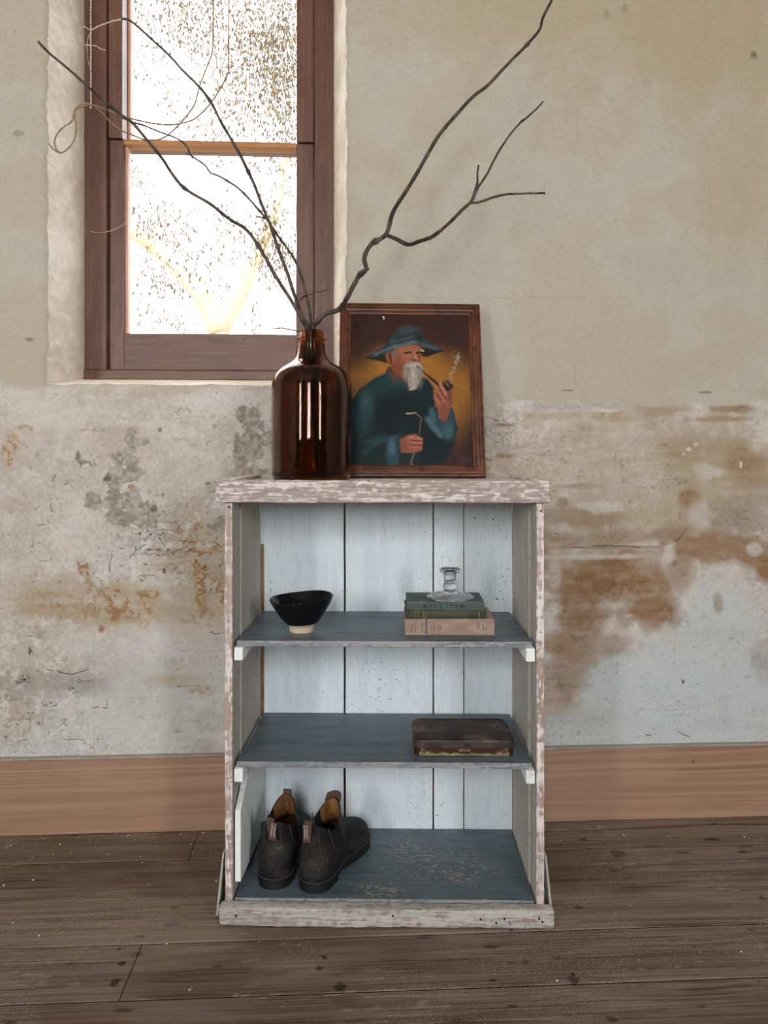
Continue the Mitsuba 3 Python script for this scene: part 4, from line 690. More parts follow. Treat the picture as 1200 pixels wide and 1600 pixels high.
matte('m_frame_x', frame_wood('x'), .38, .45); matte('m_frame_z', frame_wood('z'), .38, .45)
def put(m, rot, at):
    m = m.copy(); m.apply_transform(trimesh.transformations.rotation_matrix(math.radians(rot), [0, 1, 0])); m.apply_translation(at); return m
for L_, rot, at_, mt in ((PW, 0, (-PW / 2, 0, 0), 'm_frame_x'), (PH, -90, (PW / 2, 0, 0), 'm_frame_z'), (PW, 180, (PW / 2, 0, PH), 'm_frame_x'), (PH, 90, (-PW / 2, 0, PH), 'm_frame_z')):
    obj('frame_side', put(frame_stick(L_, fp), rot, at_), mt, pc, False, PIC)
obj('back_board', slab([-PW / 2 + .004, -.0035, .004], [PW / 2 - .004, .0, PH - .004]), 'm_dark_wood', pc, False, PIC)
CW, CH = PW - 2 * fw + .002, PH - 2 * fw + .002
# the picture: soft-edged brush shapes in canvas fractions a (left to right), b (bottom to top)
_inv = np.linalg.inv(np.array(PIC.matrix, float))
def soft_poly(a, b, pts, soft, asp=1.3):
    d, s_ = mi.Float(9), mi.Float(1)
    for (x0, y0), (x1, y1) in zip(pts, pts[1:] + pts[:1]):
        y0, y1 = y0 * asp, y1 * asp; ex, ey = x1 - x0, y1 - y0
        wx, wy = a - x0, b * asp - y0
        t = dr.clip((wx * ex + wy * ey) / (ex * ex + ey * ey), 0, 1)
        d = dr.minimum(d, dr.square(wx - ex * t) + dr.square(wy - ey * t))
        c1, c2, c3 = wy >= 0, b * asp < y1, ex * wy > ey * wx
        s_ = dr.select((c1 & c2 & c3) | (~c1 & ~c2 & ~c3), -s_, s_)
    return smoothstep(soft, -soft, s_ * dr.sqrt(d))
def soft_dot(a, b, c_, rx, ry, soft):
    d = dr.sqrt(dr.square((a - c_[0]) / rx) + dr.square((b - c_[1]) / ry)); return 1 - smoothstep(1 - soft, 1 + soft, d)
def stroke(a, b, p0, p1, w, soft=.5, asp=1.3):
    ex, ey = p1[0] - p0[0], (p1[1] - p0[1]) * asp; wx, wy = a - p0[0], (b - p0[1]) * asp
    t = dr.clip((wx * ex + wy * ey) / (ex * ex + ey * ey), 0, 1)
    return 1 - smoothstep(w * (1 - soft), w * (1 + soft), dr.sqrt(dr.square(wx - ex * t) + dr.square(wy - ey * t)))
SHAPES = [  # kind, points, (widths) softness, colour, strength: painted in this order
    ('d', (0.5075, 0.577), (.52, .32, .55), (158, 106, 42), .95), ('d', (0.7861, 0.4851), (.18, .28, .6), (150, 98, 42), .7), ('d', (0.5075, 0.9295), (.75, .17, .35), (56, 33, 28), .95), ('d', (0.9453, 0.8759), (.22, .22, .6), (58, 34, 29), .9), ('d', (0.0498, 0.8146), (.16, .17, .6), (54, 32, 28), .9),
    ('p', [(0.3234, 0.6444), (0.3781, 0.6077), (0.4677, 0.5387), (0.5075, 0.4927), (0.5871, 0.577), (0.6468, 0.5617), (0.6915, 0.5004), (0.7015, 0.3778), (0.8358, 0.3739), (0.8856, 0.2398), (0.8458, 0.1249), (0.796, 0.0559), (0.7612, -0.0015), (-0.005, -0.0015), (-0.002, 0.4084), (0.0796, 0.4927), (0.1891, 0.5617), (0.2886, 0.6)], .012, (20, 38, 40), 1),
    ('d', (0.1393, 0.3931), (.05, .075, .8), (74, 106, 110), .6), ('d', (0.0995, 0.3011), (.09, .1, .8), (42, 76, 82), .6), ('d', (0.3781, 0.5464), (.13, .06, .9), (40, 74, 76), .6), ('d', (0.199, 0.4851), (.14, .06, .9), (38, 68, 70), .5), ('d', (0.209, 0.1632), (.14, .03, .8), (46, 78, 84), .5), ('d', (0.4279, 0.3318), (.24, .14, .8), (12, 22, 25), .7), ('d', (0.6667, 0.1096), (.14, .12, .8), (10, 20, 24), .7), ('s', [(0.1194, 0.0789), (0.2786, 0.1709)], (.02, .9), (48, 80, 84), .4), ('s', [(0.0697, 0.1479), (0.1891, 0.2015)], (.02, .9), (12, 24, 28), .6),
    ('p', [(0.3134, 0.1747), (0.398, 0.1977), (0.4279, 0.1709), (0.4159, 0.0789), (0.3881, -0.0015), (0.2985, -0.0015), (0.2836, 0.0789)], .012, (36, 64, 76), .95), ('d', (0.3383, 0.1172), (.03, .05, .8), (84, 118, 128), .6), ('d', (0.4129, 0.1096), (.02, .07, .8), (18, 32, 38), .8),
    ('p', [(0.6866, 0.3816), (0.6368, 0.3318), (0.6249, 0.2935), (0.6667, 0.2322), (0.7463, 0.1693), (0.806, 0.1693), (0.8557, 0.2398), (0.8607, 0.3318), (0.8308, 0.3701), (0.796, 0.3011), (0.7363, 0.2973)], .010, (36, 66, 74), 1), ('s', [(0.6368, 0.2935), (0.7363, 0.1939)], (.022, .8), (84, 114, 120), .6), ('s', [(0.6667, 0.3548), (0.6866, 0.2935)], (.02, .8), (74, 104, 112), .5), ('d', (0.806, 0.2169), (.04, .05, .8), (64, 98, 106), .6),
    ('p', [(0.1194, 0.7027), (0.3483, 0.7456), (0.3284, 0.7073), (0.3134, 0.6674), (0.199, 0.6874)], .008, (40, 28, 26), 1), ('p', [(0.5771, 0.7762), (0.7065, 0.7762), (0.796, 0.7571), (0.7065, 0.7303), (0.6368, 0.7119), (0.5871, 0.7211)], .008, (38, 30, 29), 1),
    ('p', [(0.3433, 0.7456), (0.408, 0.7839), (0.5473, 0.7992), (0.5871, 0.7686), (0.593, 0.7226), (0.5831, 0.6843), (0.5473, 0.6383), (0.4776, 0.5387), (0.4179, 0.577), (0.3532, 0.623), (0.3333, 0.669)], .008, (146, 88, 62), 1), ('d', (0.3881, 0.623), (.06, .06, .8), (112, 58, 42), .8), ('d', (0.4478, 0.6996), (.05, .05, .8), (160, 98, 72), .8), ('d', (0.5075, 0.7648), (.08, .02, .8), (150, 96, 72), .8), ('d', (0.4179, 0.669), (.03, .05, .8), (120, 66, 50), .6), ('d', (0.5672, 0.7149), (.015, .04, .8), (120, 68, 52), .8),
    ('s', [(0.5373, 0.7418), (0.5493, 0.6958)], (.014, .6), (176, 116, 90), .85), ('s', [(0.5075, 0.692), (0.5572, 0.6843)], (.012, .6), (98, 50, 38), .8), ('s', [(0.4577, 0.7341), (0.5025, 0.7418)], (.010, .6), (52, 30, 26), .9), ('s', [(0.5522, 0.7395), (0.5871, 0.7418)], (.010, .6), (52, 30, 26), .9), ('s', [(0.4527, 0.7533), (0.5075, 0.7548)], (.005, .6), (160, 130, 110), .35), ('s', [(0.5871, 0.7571), (0.6119, 0.7517)], (.006, .5), (200, 190, 178), .9), ('s', [(0.4527, 0.7188), (0.4975, 0.7226)], (.006, .6), (172, 116, 92), .7),
    ('p', [(0.3403, 0.7456), (0.3881, 0.7609), (0.3881, 0.7303), (0.3731, 0.6996), (0.3483, 0.7073)], .012, (106, 98, 90), .9), ('d', (0.3144, 0.7134), (.022, .035, .4), (136, 76, 54), 1), ('s', [(0.3284, 0.7303), (0.3363, 0.669)], (.008, .6), (60, 30, 24), .9),
    ('p', [(0.3234, 0.8222), (0.3582, 0.8759), (0.4279, 0.918), (0.5025, 0.928), (0.5672, 0.9103), (0.6169, 0.849), (0.6766, 0.8107), (0.796, 0.7594), (0.7463, 0.7548), (0.6468, 0.7724), (0.5672, 0.7977), (0.4677, 0.7931), (0.3881, 0.7724), (0.3085, 0.7379), (0.209, 0.7073), (0.1095, 0.7042), (0.199, 0.7456), (0.2786, 0.7839)], .008, (44, 54, 57), 1), ('s', [(0.199, 0.7264), (0.3682, 0.7801)], (.014, .7), (96, 108, 110), .6), ('s', [(0.3682, 0.7801), (0.5473, 0.8146)], (.014, .7), (104, 116, 118), .65), ('s', [(0.3483, 0.8146), (0.5075, 0.8529)], (.02, .8), (70, 84, 88), .7), ('s', [(0.5473, 0.8146), (0.7264, 0.7686)], (.014, .8), (84, 96, 100), .6), ('d', (0.4876, 0.8912), (.08, .03, .8), (66, 78, 80), .6), ('s', [(0.3781, 0.8299), (0.5473, 0.8759)], (.012, .8), (28, 36, 40), .7), ('d', (0.5871, 0.8452), (.03, .04, .8), (30, 38, 42), .7),
    ('p', [(0.4478, 0.6498), (0.4975, 0.6805), (0.5572, 0.6751), (0.602, 0.6421), (0.609, 0.6), (0.5771, 0.5387), (0.5522, 0.5004), (0.4975, 0.4889), (0.4826, 0.531), (0.4378, 0.6)], .014, (140, 129, 119), 1), ('s', [(0.4677, 0.6498), (0.5672, 0.6613)], (.018, .6), (172, 160, 150), .8), ('s', [(0.5274, 0.6077), (0.5174, 0.5157)], (.02, .8), (176, 168, 160), .6), ('s', [(0.5473, 0.5042), (0.4925, 0.4912)], (.006, .6), (190, 182, 172), .9), ('d', (0.4677, 0.5923), (.02, .06, .8), (92, 80, 72), .7), ('d', (0.5871, 0.577), (.02, .06, .8), (84, 76, 70), .6),
    ('s', [(0.5592, 0.6498), (0.6468, 0.577)], (.008, .4), (62, 40, 28), 1), ('s', [(0.6468, 0.5808), (0.7512, 0.5119)], (.014, .35), (60, 38, 27), 1), ('s', [(0.6368, 0.577), (0.7264, 0.508)], (.003, .6), (170, 124, 76), .9),
    ('d', (0.804, 0.5142), (.050, .036, .25), (44, 27, 22), 1), ('d', (0.808, 0.5387), (.034, .014, .4), (70, 46, 34), .9), ('s', [(0.791, 0.5387), (0.8139, 0.5188)], (.006, .6), (130, 104, 84), .8),
    ('p', [(0.6915, 0.4429), (0.7214, 0.4774), (0.7463, 0.5387), (0.7642, 0.531), (0.796, 0.4774), (0.8507, 0.4812), (0.8458, 0.4161), (0.8109, 0.3318), (0.7861, 0.295), (0.7313, 0.2973), (0.7164, 0.3778)], .008, (140, 82, 64), 1), ('s', [(0.7463, 0.5349), (0.791, 0.4544)], (.012, .6), (172, 112, 90), .9), ('s', [(0.7313, 0.4812), (0.7711, 0.4161)], (.012, .6), (164, 102, 82), .9), ('s', [(0.7015, 0.4467), (0.7413, 0.3931)], (.012, .6), (160, 98, 78), .9), ('s', [(0.7164, 0.4659), (0.7582, 0.4084)], (.005, .6), (86, 42, 34), .8), ('s', [(0.7413, 0.4966), (0.791, 0.4276)], (.005, .6), (90, 44, 36), .8), ('d', (0.7711, 0.3395), (.03, .05, .8), (120, 62, 54), .7), ('d', (0.8259, 0.4467), (.018, .05, .7), (104, 56, 44), .7),
    ('s', [(0.4627, 0.3318), (0.5323, 0.3379)], (.007, .5), (158, 138, 118), .95), ('s', [(0.5323, 0.3379), (0.5871, 0.305)], (.006, .5), (110, 92, 78), .95), ('s', [(0.5871, 0.305), (0.5652, 0.2015)], (.006, .5), (98, 78, 66), .95), ('s', [(0.5194, 0.0828), (0.4925, 0.0008)], (.008, .5), (96, 86, 78), .95),
    ('p', [(0.406, 0.1556), (0.4677, 0.1939), (0.5373, 0.2), (0.592, 0.1709), (0.5871, 0.0981), (0.5274, 0.0805), (0.4159, 0.0805)], .010, (142, 84, 66), 1), ('s', [(0.4925, 0.1785), (0.5821, 0.167)], (.013, .6), (172, 112, 92), .9), ('s', [(0.4925, 0.1479), (0.5821, 0.1441)], (.012, .6), (164, 104, 84), .9), ('s', [(0.4925, 0.1172), (0.5771, 0.1172)], (.012, .6), (156, 94, 76), .9), ('s', [(0.4975, 0.1617), (0.5821, 0.1556)], (.005, .6), (84, 42, 34), .8), ('s', [(0.4975, 0.131), (0.5821, 0.1295)], (.005, .6), (84, 42, 34), .8), ('d', (0.4378, 0.1326), (.03, .04, .8), (120, 66, 52), .6),
    ('s', [(0.2667, 0.9862), (0.2806, 0.9847)], (.004, .4), (214, 204, 196), 1), ('s', [(0.2796, 0.9847), (0.2766, 0.9678)], (.004, .4), (214, 204, 196), 1)]
def canvas_paint(p, n, uv):
    R = lambda k: p.x * float(_inv[k, 0]) + p.y * float(_inv[k, 1]) + p.z * float(_inv[k, 2]) + float(_inv[k, 3])
    a0, b0 = (R(0) + CW / 2) / CW, (R(2) - (PH - CH) / 2) / CH
    w1, w2 = fbm(a0 * 24, b0 * 30, 3., 2) - .5, fbm(a0 * 24, b0 * 30, 9., 2) - .5
    a, b = a0 + .010 * w1, b0 + .008 * w2
    brush = fbm(a0 * 60 + b0 * 25, b0 * 90 - a0 * 30, 5., 2) - .5
    c = mix(srgb(66, 40, 34), srgb(46, 28, 26), smoothstep(-.2, .2, w1 + brush * .5))
    for kind, pts, sz_, col, amt in SHAPES:
        if kind == 'd': k = soft_dot(a, b, pts, *sz_)
        elif kind == 's': k = stroke(a, b, pts[0], pts[1], *sz_)
        else: k = soft_poly(a, b, pts, sz_)
        c = mix(c, srgb(*col), amt * k)
    cx = 0.8308 + (b0 - 0.531) * .32
    top_, bot_ = 0.7762, 0.5272
    sm = (1 - smoothstep(.0, .012 + .22 * dr.maximum(b0 - bot_, 0), dr.abs(a0 + .05 * w1 - cx))) * smoothstep(bot_, bot_ + .01, b0) * (1 - smoothstep(top_ - .06, top_, b0))
    c = mix(c, srgb(176, 154, 138), .75 * sm * smoothstep(.42, .68, fbm(a0 * 120, b0 * 60 - a0 * 40, 14.)))
    hair = soft_dot(a0, b0, (0.5274, 0.5923), .085, .10, .4) * smoothstep(.5, .7, noise(a0 * 170 + 3 * w1, b0 * 20))
    c = mix(c, srgb(196, 188, 180), .3 * hair)
    return c * (.88 + .35 * brush)
matte('m_canvas', canvas_paint, .5, .15)
obj('canvas', sheet(np.array([[[-CW / 2, -.0125, (PH - CH) / 2], [CW / 2, -.0125, (PH - CH) / 2]], [[-CW / 2, -.0125, (PH + CH) / 2], [CW / 2, -.0125, (PH + CH) / 2]]])), 'm_canvas', pc, False, PIC, label='dark oil painting of a bearded man in a wide hat with a pipe and a cane')

# ------------------------------------------------------------------ bowl
S1, S2, S3 = .6325, .357, .0455
bx, by = (-0.1983, 1.845, 0.6341)[:2]
BW = T().translate([bx, by, S1]).rotate([0, 0, 1], 20)
matte('m_clay', lambda p, n, uv: mix(srgb(176, 160, 136), srgb(198, 184, 160), fbm(p.x * 90, p.y * 90, p.z * 90)), .85, .2)
scene['m_glaze'] = {'type': 'twosided', 'bsdf': {'type': 'principled', 'base_color': {'type': 'rgb', 'value': [.006, .006, .007]}, 'roughness': .06, 'specular': .3}}
bw = thing('bowl', 'black glazed bowl with an unglazed sand-coloured foot', 'bowl')
def tilt_rim(m, k=.005):
    v = m.vertices.copy(); t = np.clip(v[:, 2] / .082, 0, 1); v[:, 2] += (v[:, 0] * .062 + .0012 * np.sin(3 * np.arctan2(v[:, 1], v[:, 0]))) * t; m.vertices = v; return m
foot = lathe(fillet([(0, .004, 0), (.020, .004, .001), (.022, 0, .001), (.0285, 0, .002), (.0290, .013, .002), (.034, .0175, .003), (.0375, .0205, .001), (0, .0215, 0)], 4), 64)
obj('foot', foot, 'm_clay', bw, 40, BW, label='bare sand-coloured foot ring')
body = lathe(fillet([(.030, .0185, 0), (.0378, .0200, .002), (.050, .034, .02), (.0685, .064, .02), (.0768, .081, .0015), (.0745, .0822, .0015), (.066, .065, .02), (.047, .038, .02), (.025, .027, .02), (0, .0255, 0)], 5), 80)
obj('glazed_body', tilt_rim(body), 'm_glaze', bw, True, BW)

# ------------------------------------------------------------------ books and the glass candlestick
def cloth(col, var=.2, scale=420):
    c0 = srgb(*col)
    def f(p, n, uv):
        w = noise(p.x * scale * 2, p.y * scale, p.z * scale * 2); s_ = fbm(p.x * 22, p.y * 22, p.z * 60)
        return mix(c0, [min(1, x * (1 + var) + .03) for x in c0], smoothstep(.35, .75, s_)) * (.86 + .28 * w)
    return f
matte('m_pages', lambda p, n, uv: mix(srgb(176, 160, 132), srgb(206, 192, 166), noise(p.x * 4, p.y * 4, p.z * 1500)), .9, .1)
matte('m_tan_cloth', cloth((140, 120, 105)), .85, .2); matte('m_olive_cloth', cloth((44, 48, 32)), .7, .3); matte('m_teal_cloth', cloth((72, 83, 79), .3), .75, .25)
scene['m_gilt'] = {'type': 'twosided', 'bsdf': {'type': 'principled', 'base_color': {'type': 'rgb', 'value': srgb(140, 122, 78)}, 'roughness': .45, 'metallic': .5}}
scene['m_ink'] = {'type': 'twosided', 'bsdf': {'type': 'principled', 'base_color': {'type': 'rgb', 'value': srgb(46, 44, 42)}, 'roughness': .8}}
scene['m_print'] = {'type': 'twosided', 'bsdf': {'type': 'principled', 'base_color': {'type': 'rgb', 'value': srgb(96, 78, 70)}, 'roughness': .8}}
scene['m_blue'] = {'type': 'twosided', 'bsdf': {'type': 'principled', 'base_color': {'type': 'rgb', 'value': srgb(38, 46, 88)}, 'roughness': .8}}
def book(label, x, y, z, w, h, d, mat, rot, round_=.004):
    """Lying flat, spine towards -y: a case that wraps the spine, and the page block."""
    t = thing('book', label, 'book')
    M = T().translate([x, y, z]).rotate([0, 0, 1], rot)
    tk = .0028
    n = 9; a = np.linspace(-1, 1, n)
    sp = [(-round_ * (1 - q * q) , h / 2 + q * h / 2) for q in a]
    out = sp + [(d, h), (d, h - tk)] + [(tk - round_ * (1 - q * q) * .6, h / 2 + q * (h / 2 - tk)) for q in a[::-1]] + [(d, tk), (d, 0)]
    e = extrude(sg.Polygon(out).buffer(0), w); e.apply_transform(np.array([[0, 0, 1, -w / 2], [1, 0, 0, 0], [0, 1, 0, 0], [0, 0, 0, 1.]])); trimesh.repair.fix_normals(e)
    obj('cover', e, mat, t, 30, M)
    obj('pages', slab([-w / 2 + .004, tk + .0006, tk - .0002], [w / 2 - .004, d - .004, h - tk + .0002]), 'm_pages', t, False, M)
    return t, M
def letters(text, h, mat, parent, M, x, z, y=-.0004, vert=False, bold=False, name='lettering', center=False, ytilt=None):
    m = meshkit.text_mesh(text, h, .0006, bold)
    if center: m.apply_translation([-m.bounds[:, 0].mean(), 0, 0])
    if vert: m.apply_transform(trimesh.transformations.rotation_matrix(math.pi / 2, [0, 0, 1]))
    m.apply_transform(np.array([[1, 0, 0, x], [0, 0, -1, y], [0, 1, 0, z], [0, 0, 0, 1.]]))
    return obj(name, m, mat, parent, False, M)
t1_, M1 = book('thick tan cloth book at the bottom of the small stack', 0.1545, 1.806, S1, .210, .0385, .138, 'm_tan_cloth', -.6, .001)
for i, wd in enumerate(('Prison', 'Library', 'A', 'Pacific', 'Reader')): letters(wd, .0052, 'm_print', t1_, M1, -.0875 + .0083 * i, .0055 if wd != 'A' else .0165, -.0014, True)
for i, wd in enumerate(('Being', 'Selections', 'of', 'Southern', 'Verse')): letters(wd, .0030, 'm_print', t1_, M1, -.0420 + .0056 * i, (.012, .008, .0165, .008, .012)[i], -.0014, True)
letters('145', .0062, 'm_print', t1_, M1, .0705, .014, -.0014, True); letters('General', .0028, 'm_print', t1_, M1, .0800, .010, -.0014, True); letters('Editor', .0028, 'm_print', t1_, M1, .0865, .010, -.0014, True)
obj('blue_band', cat(slab([-.0562, -.0016, .001], [-.0528, -.0004, .0375])), 'm_blue', t1_, False, M1)
obj('band_dots', cat(*[slab([-.0552, -.0020, .0025 + .0034 * k], [-.0538, -.0012, .0041 + .0034 * k]) for k in range(10)]), 'm_pages', t1_, False, M1)
t2_, M2 = book('olive green book with gilt spine bands, middle of the small stack', 0.1455, 1.803, S1 + .0386, .188, .0205, .122, 'm_olive_cloth', .5, .0022)
for xx, wd in ((-.0545, .0018), (-.0492, .0022), (.0765, .0026)): obj('gilt_band', slab([xx, -.0030, .0015], [xx + wd, .0000, .019]), 'm_gilt', t2_, False, M2)
for i, q in enumerate(('OLD', 'ITALIAN', 'TOWNS')): letters(q, .0042, 'm_gilt', t2_, M2, -.0795 + .0075 * i, (.0060, .0022, .0040)[i], -.0024, True)
t3_, M3 = book('grey-green book lettered VENICE on top of the small stack', 0.144, 1.806, S1 + .0592, .183, .0192, .118, 'm_teal_cloth', -.9, .0006)
for i, q in enumerate('VENICE'): letters(q, .0078, 'm_ink', t3_, M3, -.0345 + .0122 * i + (.0015 if q == 'I' else 0), .0052, -.0010, bold=True, center=True)
def rosette(cx, cz, r_=.0042):
    ms = [trimesh.creation.cylinder(r_ * .42, .0006, sections=10, transform=trimesh.transformations.translation_matrix([cx + r_ * .62 * math.cos(k * 1.2566), 0, cz + r_ * .62 * math.sin(k * 1.2566)]) @ trimesh.transformations.rotation_matrix(math.pi / 2, [1, 0, 0])) for k in range(5)]
    m = cat(*ms); m.apply_translation([0, -.0010, 0]); return m
obj('rosette', rosette(-.0480, .0090), 'm_ink', t3_, False, M3); obj('rosette', rosette(.0395, .0090), 'm_ink', t3_, False, M3)

scene['m_crystal'] = {'type': 'dielectric', 'int_ior': 1.5}
cs_ = lathe(fillet([(0, .0015, 0), (.030, .0015, .002), (.052, .0, .001), (.0585, .0005, .001), (.0592, .0040, .0012), (.045, .0085, .01), (.022, .0125, .006), (.0155, .0165, .004), (.0135, .021, .003), (.0175, .026, .003), (.0175, .031, .003),
                   (.0145, .035, .002), (.0150, .055, .003), (.0185, .0585, .003), (.0248, .061, .002), (.0252, .069, .0015), (.0225, .071, .001), (.0205, .0675, .002), (.0112, .0650, .003), (.0105, .040, .003), (0, .039, 0)], 5), 96)
v = cs_.vertices.copy(); rr, an = np.hypot(v[:, 0], v[:, 1]), np.arctan2(v[:, 1], v[:, 0])
fac = (rr > .02) & (v[:, 2] < .013) & (v[:, 2] > .0032)
v[:, 2] -= np.where(fac, .0026 * np.abs(np.sin(an * 9 + rr * 260)) * np.abs(np.sin(an * 9 - rr * 260)), 0)
st = (rr > .0120) & (v[:, 2] > .033) & (v[:, 2] < .057); sc_ = np.where(st, 1 - .035 * (.5 + .5 * np.cos(an * 8)), 1.); v[:, 0] *= sc_; v[:, 1] *= sc_; cs_.vertices = v
cxy = (0.1595, 1.858, 0.7085)
scene['candlestick'] = {**ply(cs_, 'm_crystal', 25), 'to_world': T().translate([cxy[0], cxy[1], S1 + .0592 + .0193])}
tag('candlestick', 'clear pressed-glass candle holder standing on the book stack', 'candle holder')

# ------------------------------------------------------------------ old tin
def rrect(w, d, r_): return sg.box(-w / 2 + r_, -d / 2 + r_, w / 2 - r_, d / 2 - r_).buffer(r_, quad_segs=7)
def ringstack(levels):
    """Closed body from rounded rectangles (w, d, r, z)."""
    rings = []
    for w, d, r_, z in levels:
        q = []
        for cx, cy, a0 in ((1, 1, 0), (-1, 1, 90), (-1, -1, 180), (1, -1, 270)):
            for a in np.radians(np.linspace(a0, a0 + 90, 8)): q.append([cx * (w / 2 - r_) + r_ * math.cos(a), cy * (d / 2 - r_) + r_ * math.sin(a), z])
        rings.append(q)
    V = np.array(rings); n = V.shape[1]; k = len(V)
    F_ = [[i * n + j, i * n + (j + 1) % n, (i + 1) * n + (j + 1) % n, (i + 1) * n + j] for i in range(k - 1) for j in range(n)]
    f = np.array(F_); f = np.vstack([f[:, [0, 1, 2]], f[:, [0, 2, 3]]])
    cap = [[0, j + 1, j] for j in range(1, n - 1)] + [[(k - 1) * n, (k - 1) * n + j, (k - 1) * n + j + 1] for j in range(1, n - 1)]
    return trimesh.Trimesh(V.reshape(-1, 3), np.vstack([f, cap]), process=False)
TN = T().translate([0.1867, 1.852, S2]).rotate([0, 0, 1], -.6)
tn = thing('tin', 'old dark brown hinged tin with gold decoration on the middle shelf', 'tin')
def rusty(p, n, uv):
    w = fbm(p.x * 26, p.y * 30, p.z * 60); s_ = fbm(p.x * 120, p.y * 160, p.z * 160)
    c = mix(srgb(44, 36, 33), srgb(66, 50, 43), smoothstep(.35, .65, w))
    c = mix(c, srgb(112, 94, 84), .75 * smoothstep(.56, .70, fbm(p.x * 14 + 2, p.y * 20, p.z * 20)) * smoothstep(.35, .6, s_))
    return mix(c, srgb(20, 17, 16), .6 * smoothstep(.58, .7, fbm(p.x * 18 + 9, p.y * 22, p.z * 30)))
matte('m_tin_lid', rusty, .55, .4)
matte('m_tin_body', lambda p, n, uv: mix(srgb(38, 20, 12), srgb(66, 34, 18), fbm(p.x * 30, p.y * 30, p.z * 80)), .4, .5)
tw, td = .2345, .148
obj('body', ringstack([(tw - .012, td - .012, .012, .0), (tw - .005, td - .005, .016, .0008), (tw - .003, td - .003, .017, .003), (tw - .003, td - .003, .017, .028)]), 'm_tin_body', tn, 25, TN)
obj('lid', ringstack([(tw - .002, td - .002, .018, .0215), (tw + .0015, td + .0015, .0195, .0205), (tw + .002, td + .002, .02, .0225), (tw, td, .02, .024), (tw, td, .02, .0345), (tw - .003, td - .003, .019, .0375), (tw - .010, td - .010, .016, .0392), (tw - .014, td - .014, .014, .0392), (tw - .018, td - .018, .014, .0380)]), 'm_tin_lid', tn, 30, TN, label='scuffed dark lid')
matte('m_old_gold', lambda p, n, uv: mix(srgb(70, 58, 36), srgb(150, 134, 96), fbm(p.x * 120, p.z * 120, 2.)), .55, .4)
yf = -td / 2 + .0008
def flat(poly): 
    m = extrude(poly, .0008); m.apply_transform(np.array([[1, 0, 0, 0], [0, 0, -1, yf + .0004], [0, 1, 0, 0], [0, 0, 0, 1.]])); return m
xs = np.linspace(-.104, .104, 120)
up_ = .0052 + .0022 * fb(xs * 60, 3.) + .0030 * np.abs(np.sin(xs * 95)) * (np.abs(np.sin(xs * 31)) > .35) + .004 * np.exp(-((np.abs(xs) - .100) / .012) ** 2)
obj('gold_garland', flat(sg.Polygon(list(zip(xs, up_)) + [(.104, .0016), (0, .0022), (-.104, .0016)])), 'm_old_gold', tn, False, TN)
def curl(cx, cz, s_, k):
    t = np.linspace(0, 1, 18); L_ = [sg.LineString([(cx, cz), (cx + s_ * .021, cz - .013)]).buffer(.0007)]
    L_.append(sg.LineString([(cx + s_ * (.0215 + .0055 * math.sin(a - .2)), cz - .0085 + .0060 * math.cos(a + 1.2) - .001) for a in t * 2.4]).buffer(.0008))
    for q in range(7): L_.append(sg.Point(cx + s_ * (.001 + .0022 * (q % 4)), cz - .0035 * (q // 2) * .9 - .001).buffer(.0016))
    from shapely import union_all
    return union_all(L_)
for s_ in (-1, 1):
    for g in getattr(curl(-s_ * .101, .0205, s_, 0), 'geoms', [curl(-s_ * .101, .0205, s_, 0)]): obj('gold_anchor', flat(g), 'm_old_gold', tn, False, TN)
for i in range(6): obj('gold_bud', flat(sg.Point(0, 0).buffer(1).__class__([(-.011 + .0045 * i, .010), (-.0125 + .0045 * i, .0155 + .002 * (i % 2)), (-.0095 + .0045 * i, .0195), (-.0085 + .0045 * i, .0140)])), 'm_old_gold', tn, False, TN)

# ------------------------------------------------------------------ elastic-sided boots
ZL = [.022, .030, .042, .052, .060, .068, .078, .090, .104, .120, .140, .170]
FRONT = PchipInterpolator(ZL, [.284, .287, .284, .276, .264, .245, .214, .184, .160, .146, .139, .136])
BACK = PchipInterpolator(ZL, [.002, -.001, -.003, -.003, -.002, .000, .004, .008, .010, .009, .006, .002])
HWF = PchipInterpolator([0, .1, .25, .42, .6, .75, .88, 1.0], [.0370, .0378, .0375, .0365, .0430, .0475, .0460, .0410])
MIXZ = PchipInterpolator([.022, .055, .08, .10, .125, .17], [0, .06, .45, .80, 1, 1])
SH = PchipInterpolator(ZL, [.048, .048, .047, .045, .043, .0415, .040, .0385, .0375, .0370, .0365, .0365])
def boot_xy(t, z, off=0.0):
    """Outline of the upper at height z; t = 0 at the back seam, pi at the front."""
    f_, b_ = FRONT(z), BACK(z); mid, half = (f_ + b_) / 2, (f_ - b_) / 2
    y = mid - half * np.cos(t)
    k = np.clip((y - BACK(.03)) / .288, 0, 1); m_ = MIXZ(z)
    cap = np.sqrt(np.clip(1 - (1 - np.clip((y - b_) / .040, 0, 1)) ** 2, 0, 1)) * np.sqrt(np.clip(1 - (1 - np.clip((f_ - y) / np.minimum(.065, half), 0, 1)) ** 2, 0, 1))
    hw = (1 - m_) * HWF(k) + m_ * SH(z)
    hw = hw * (1 - .25 * np.clip((z - .03) / .045, 0, 1) * (1 - m_) * np.clip((k - .55) / .4, 0, 1))
    hw = hw + .0022 * np.exp(-((z - .055) / .022) ** 2) * np.exp(-((y - .02) / .05) ** 2)
    x = hw * cap * np.sign(np.sin(t)) + .006 * np.clip((k - .4) / .6, 0, 1) ** 2 * (1 - m_)
    if off:
        x, y = x + off * (x / np.maximum(np.abs(x) + .35 * np.abs(y - mid), 1e-6)), y + off * ((y - mid) / np.maximum(np.abs(y - mid) + .35 * np.abs(x), 1e-6))
    return x, y
def rim(t):
    s_ = np.abs(np.sin(t)); return .156 + .008 * (1 - np.cos(t)) / 2 - .040 * s_ ** 2.5
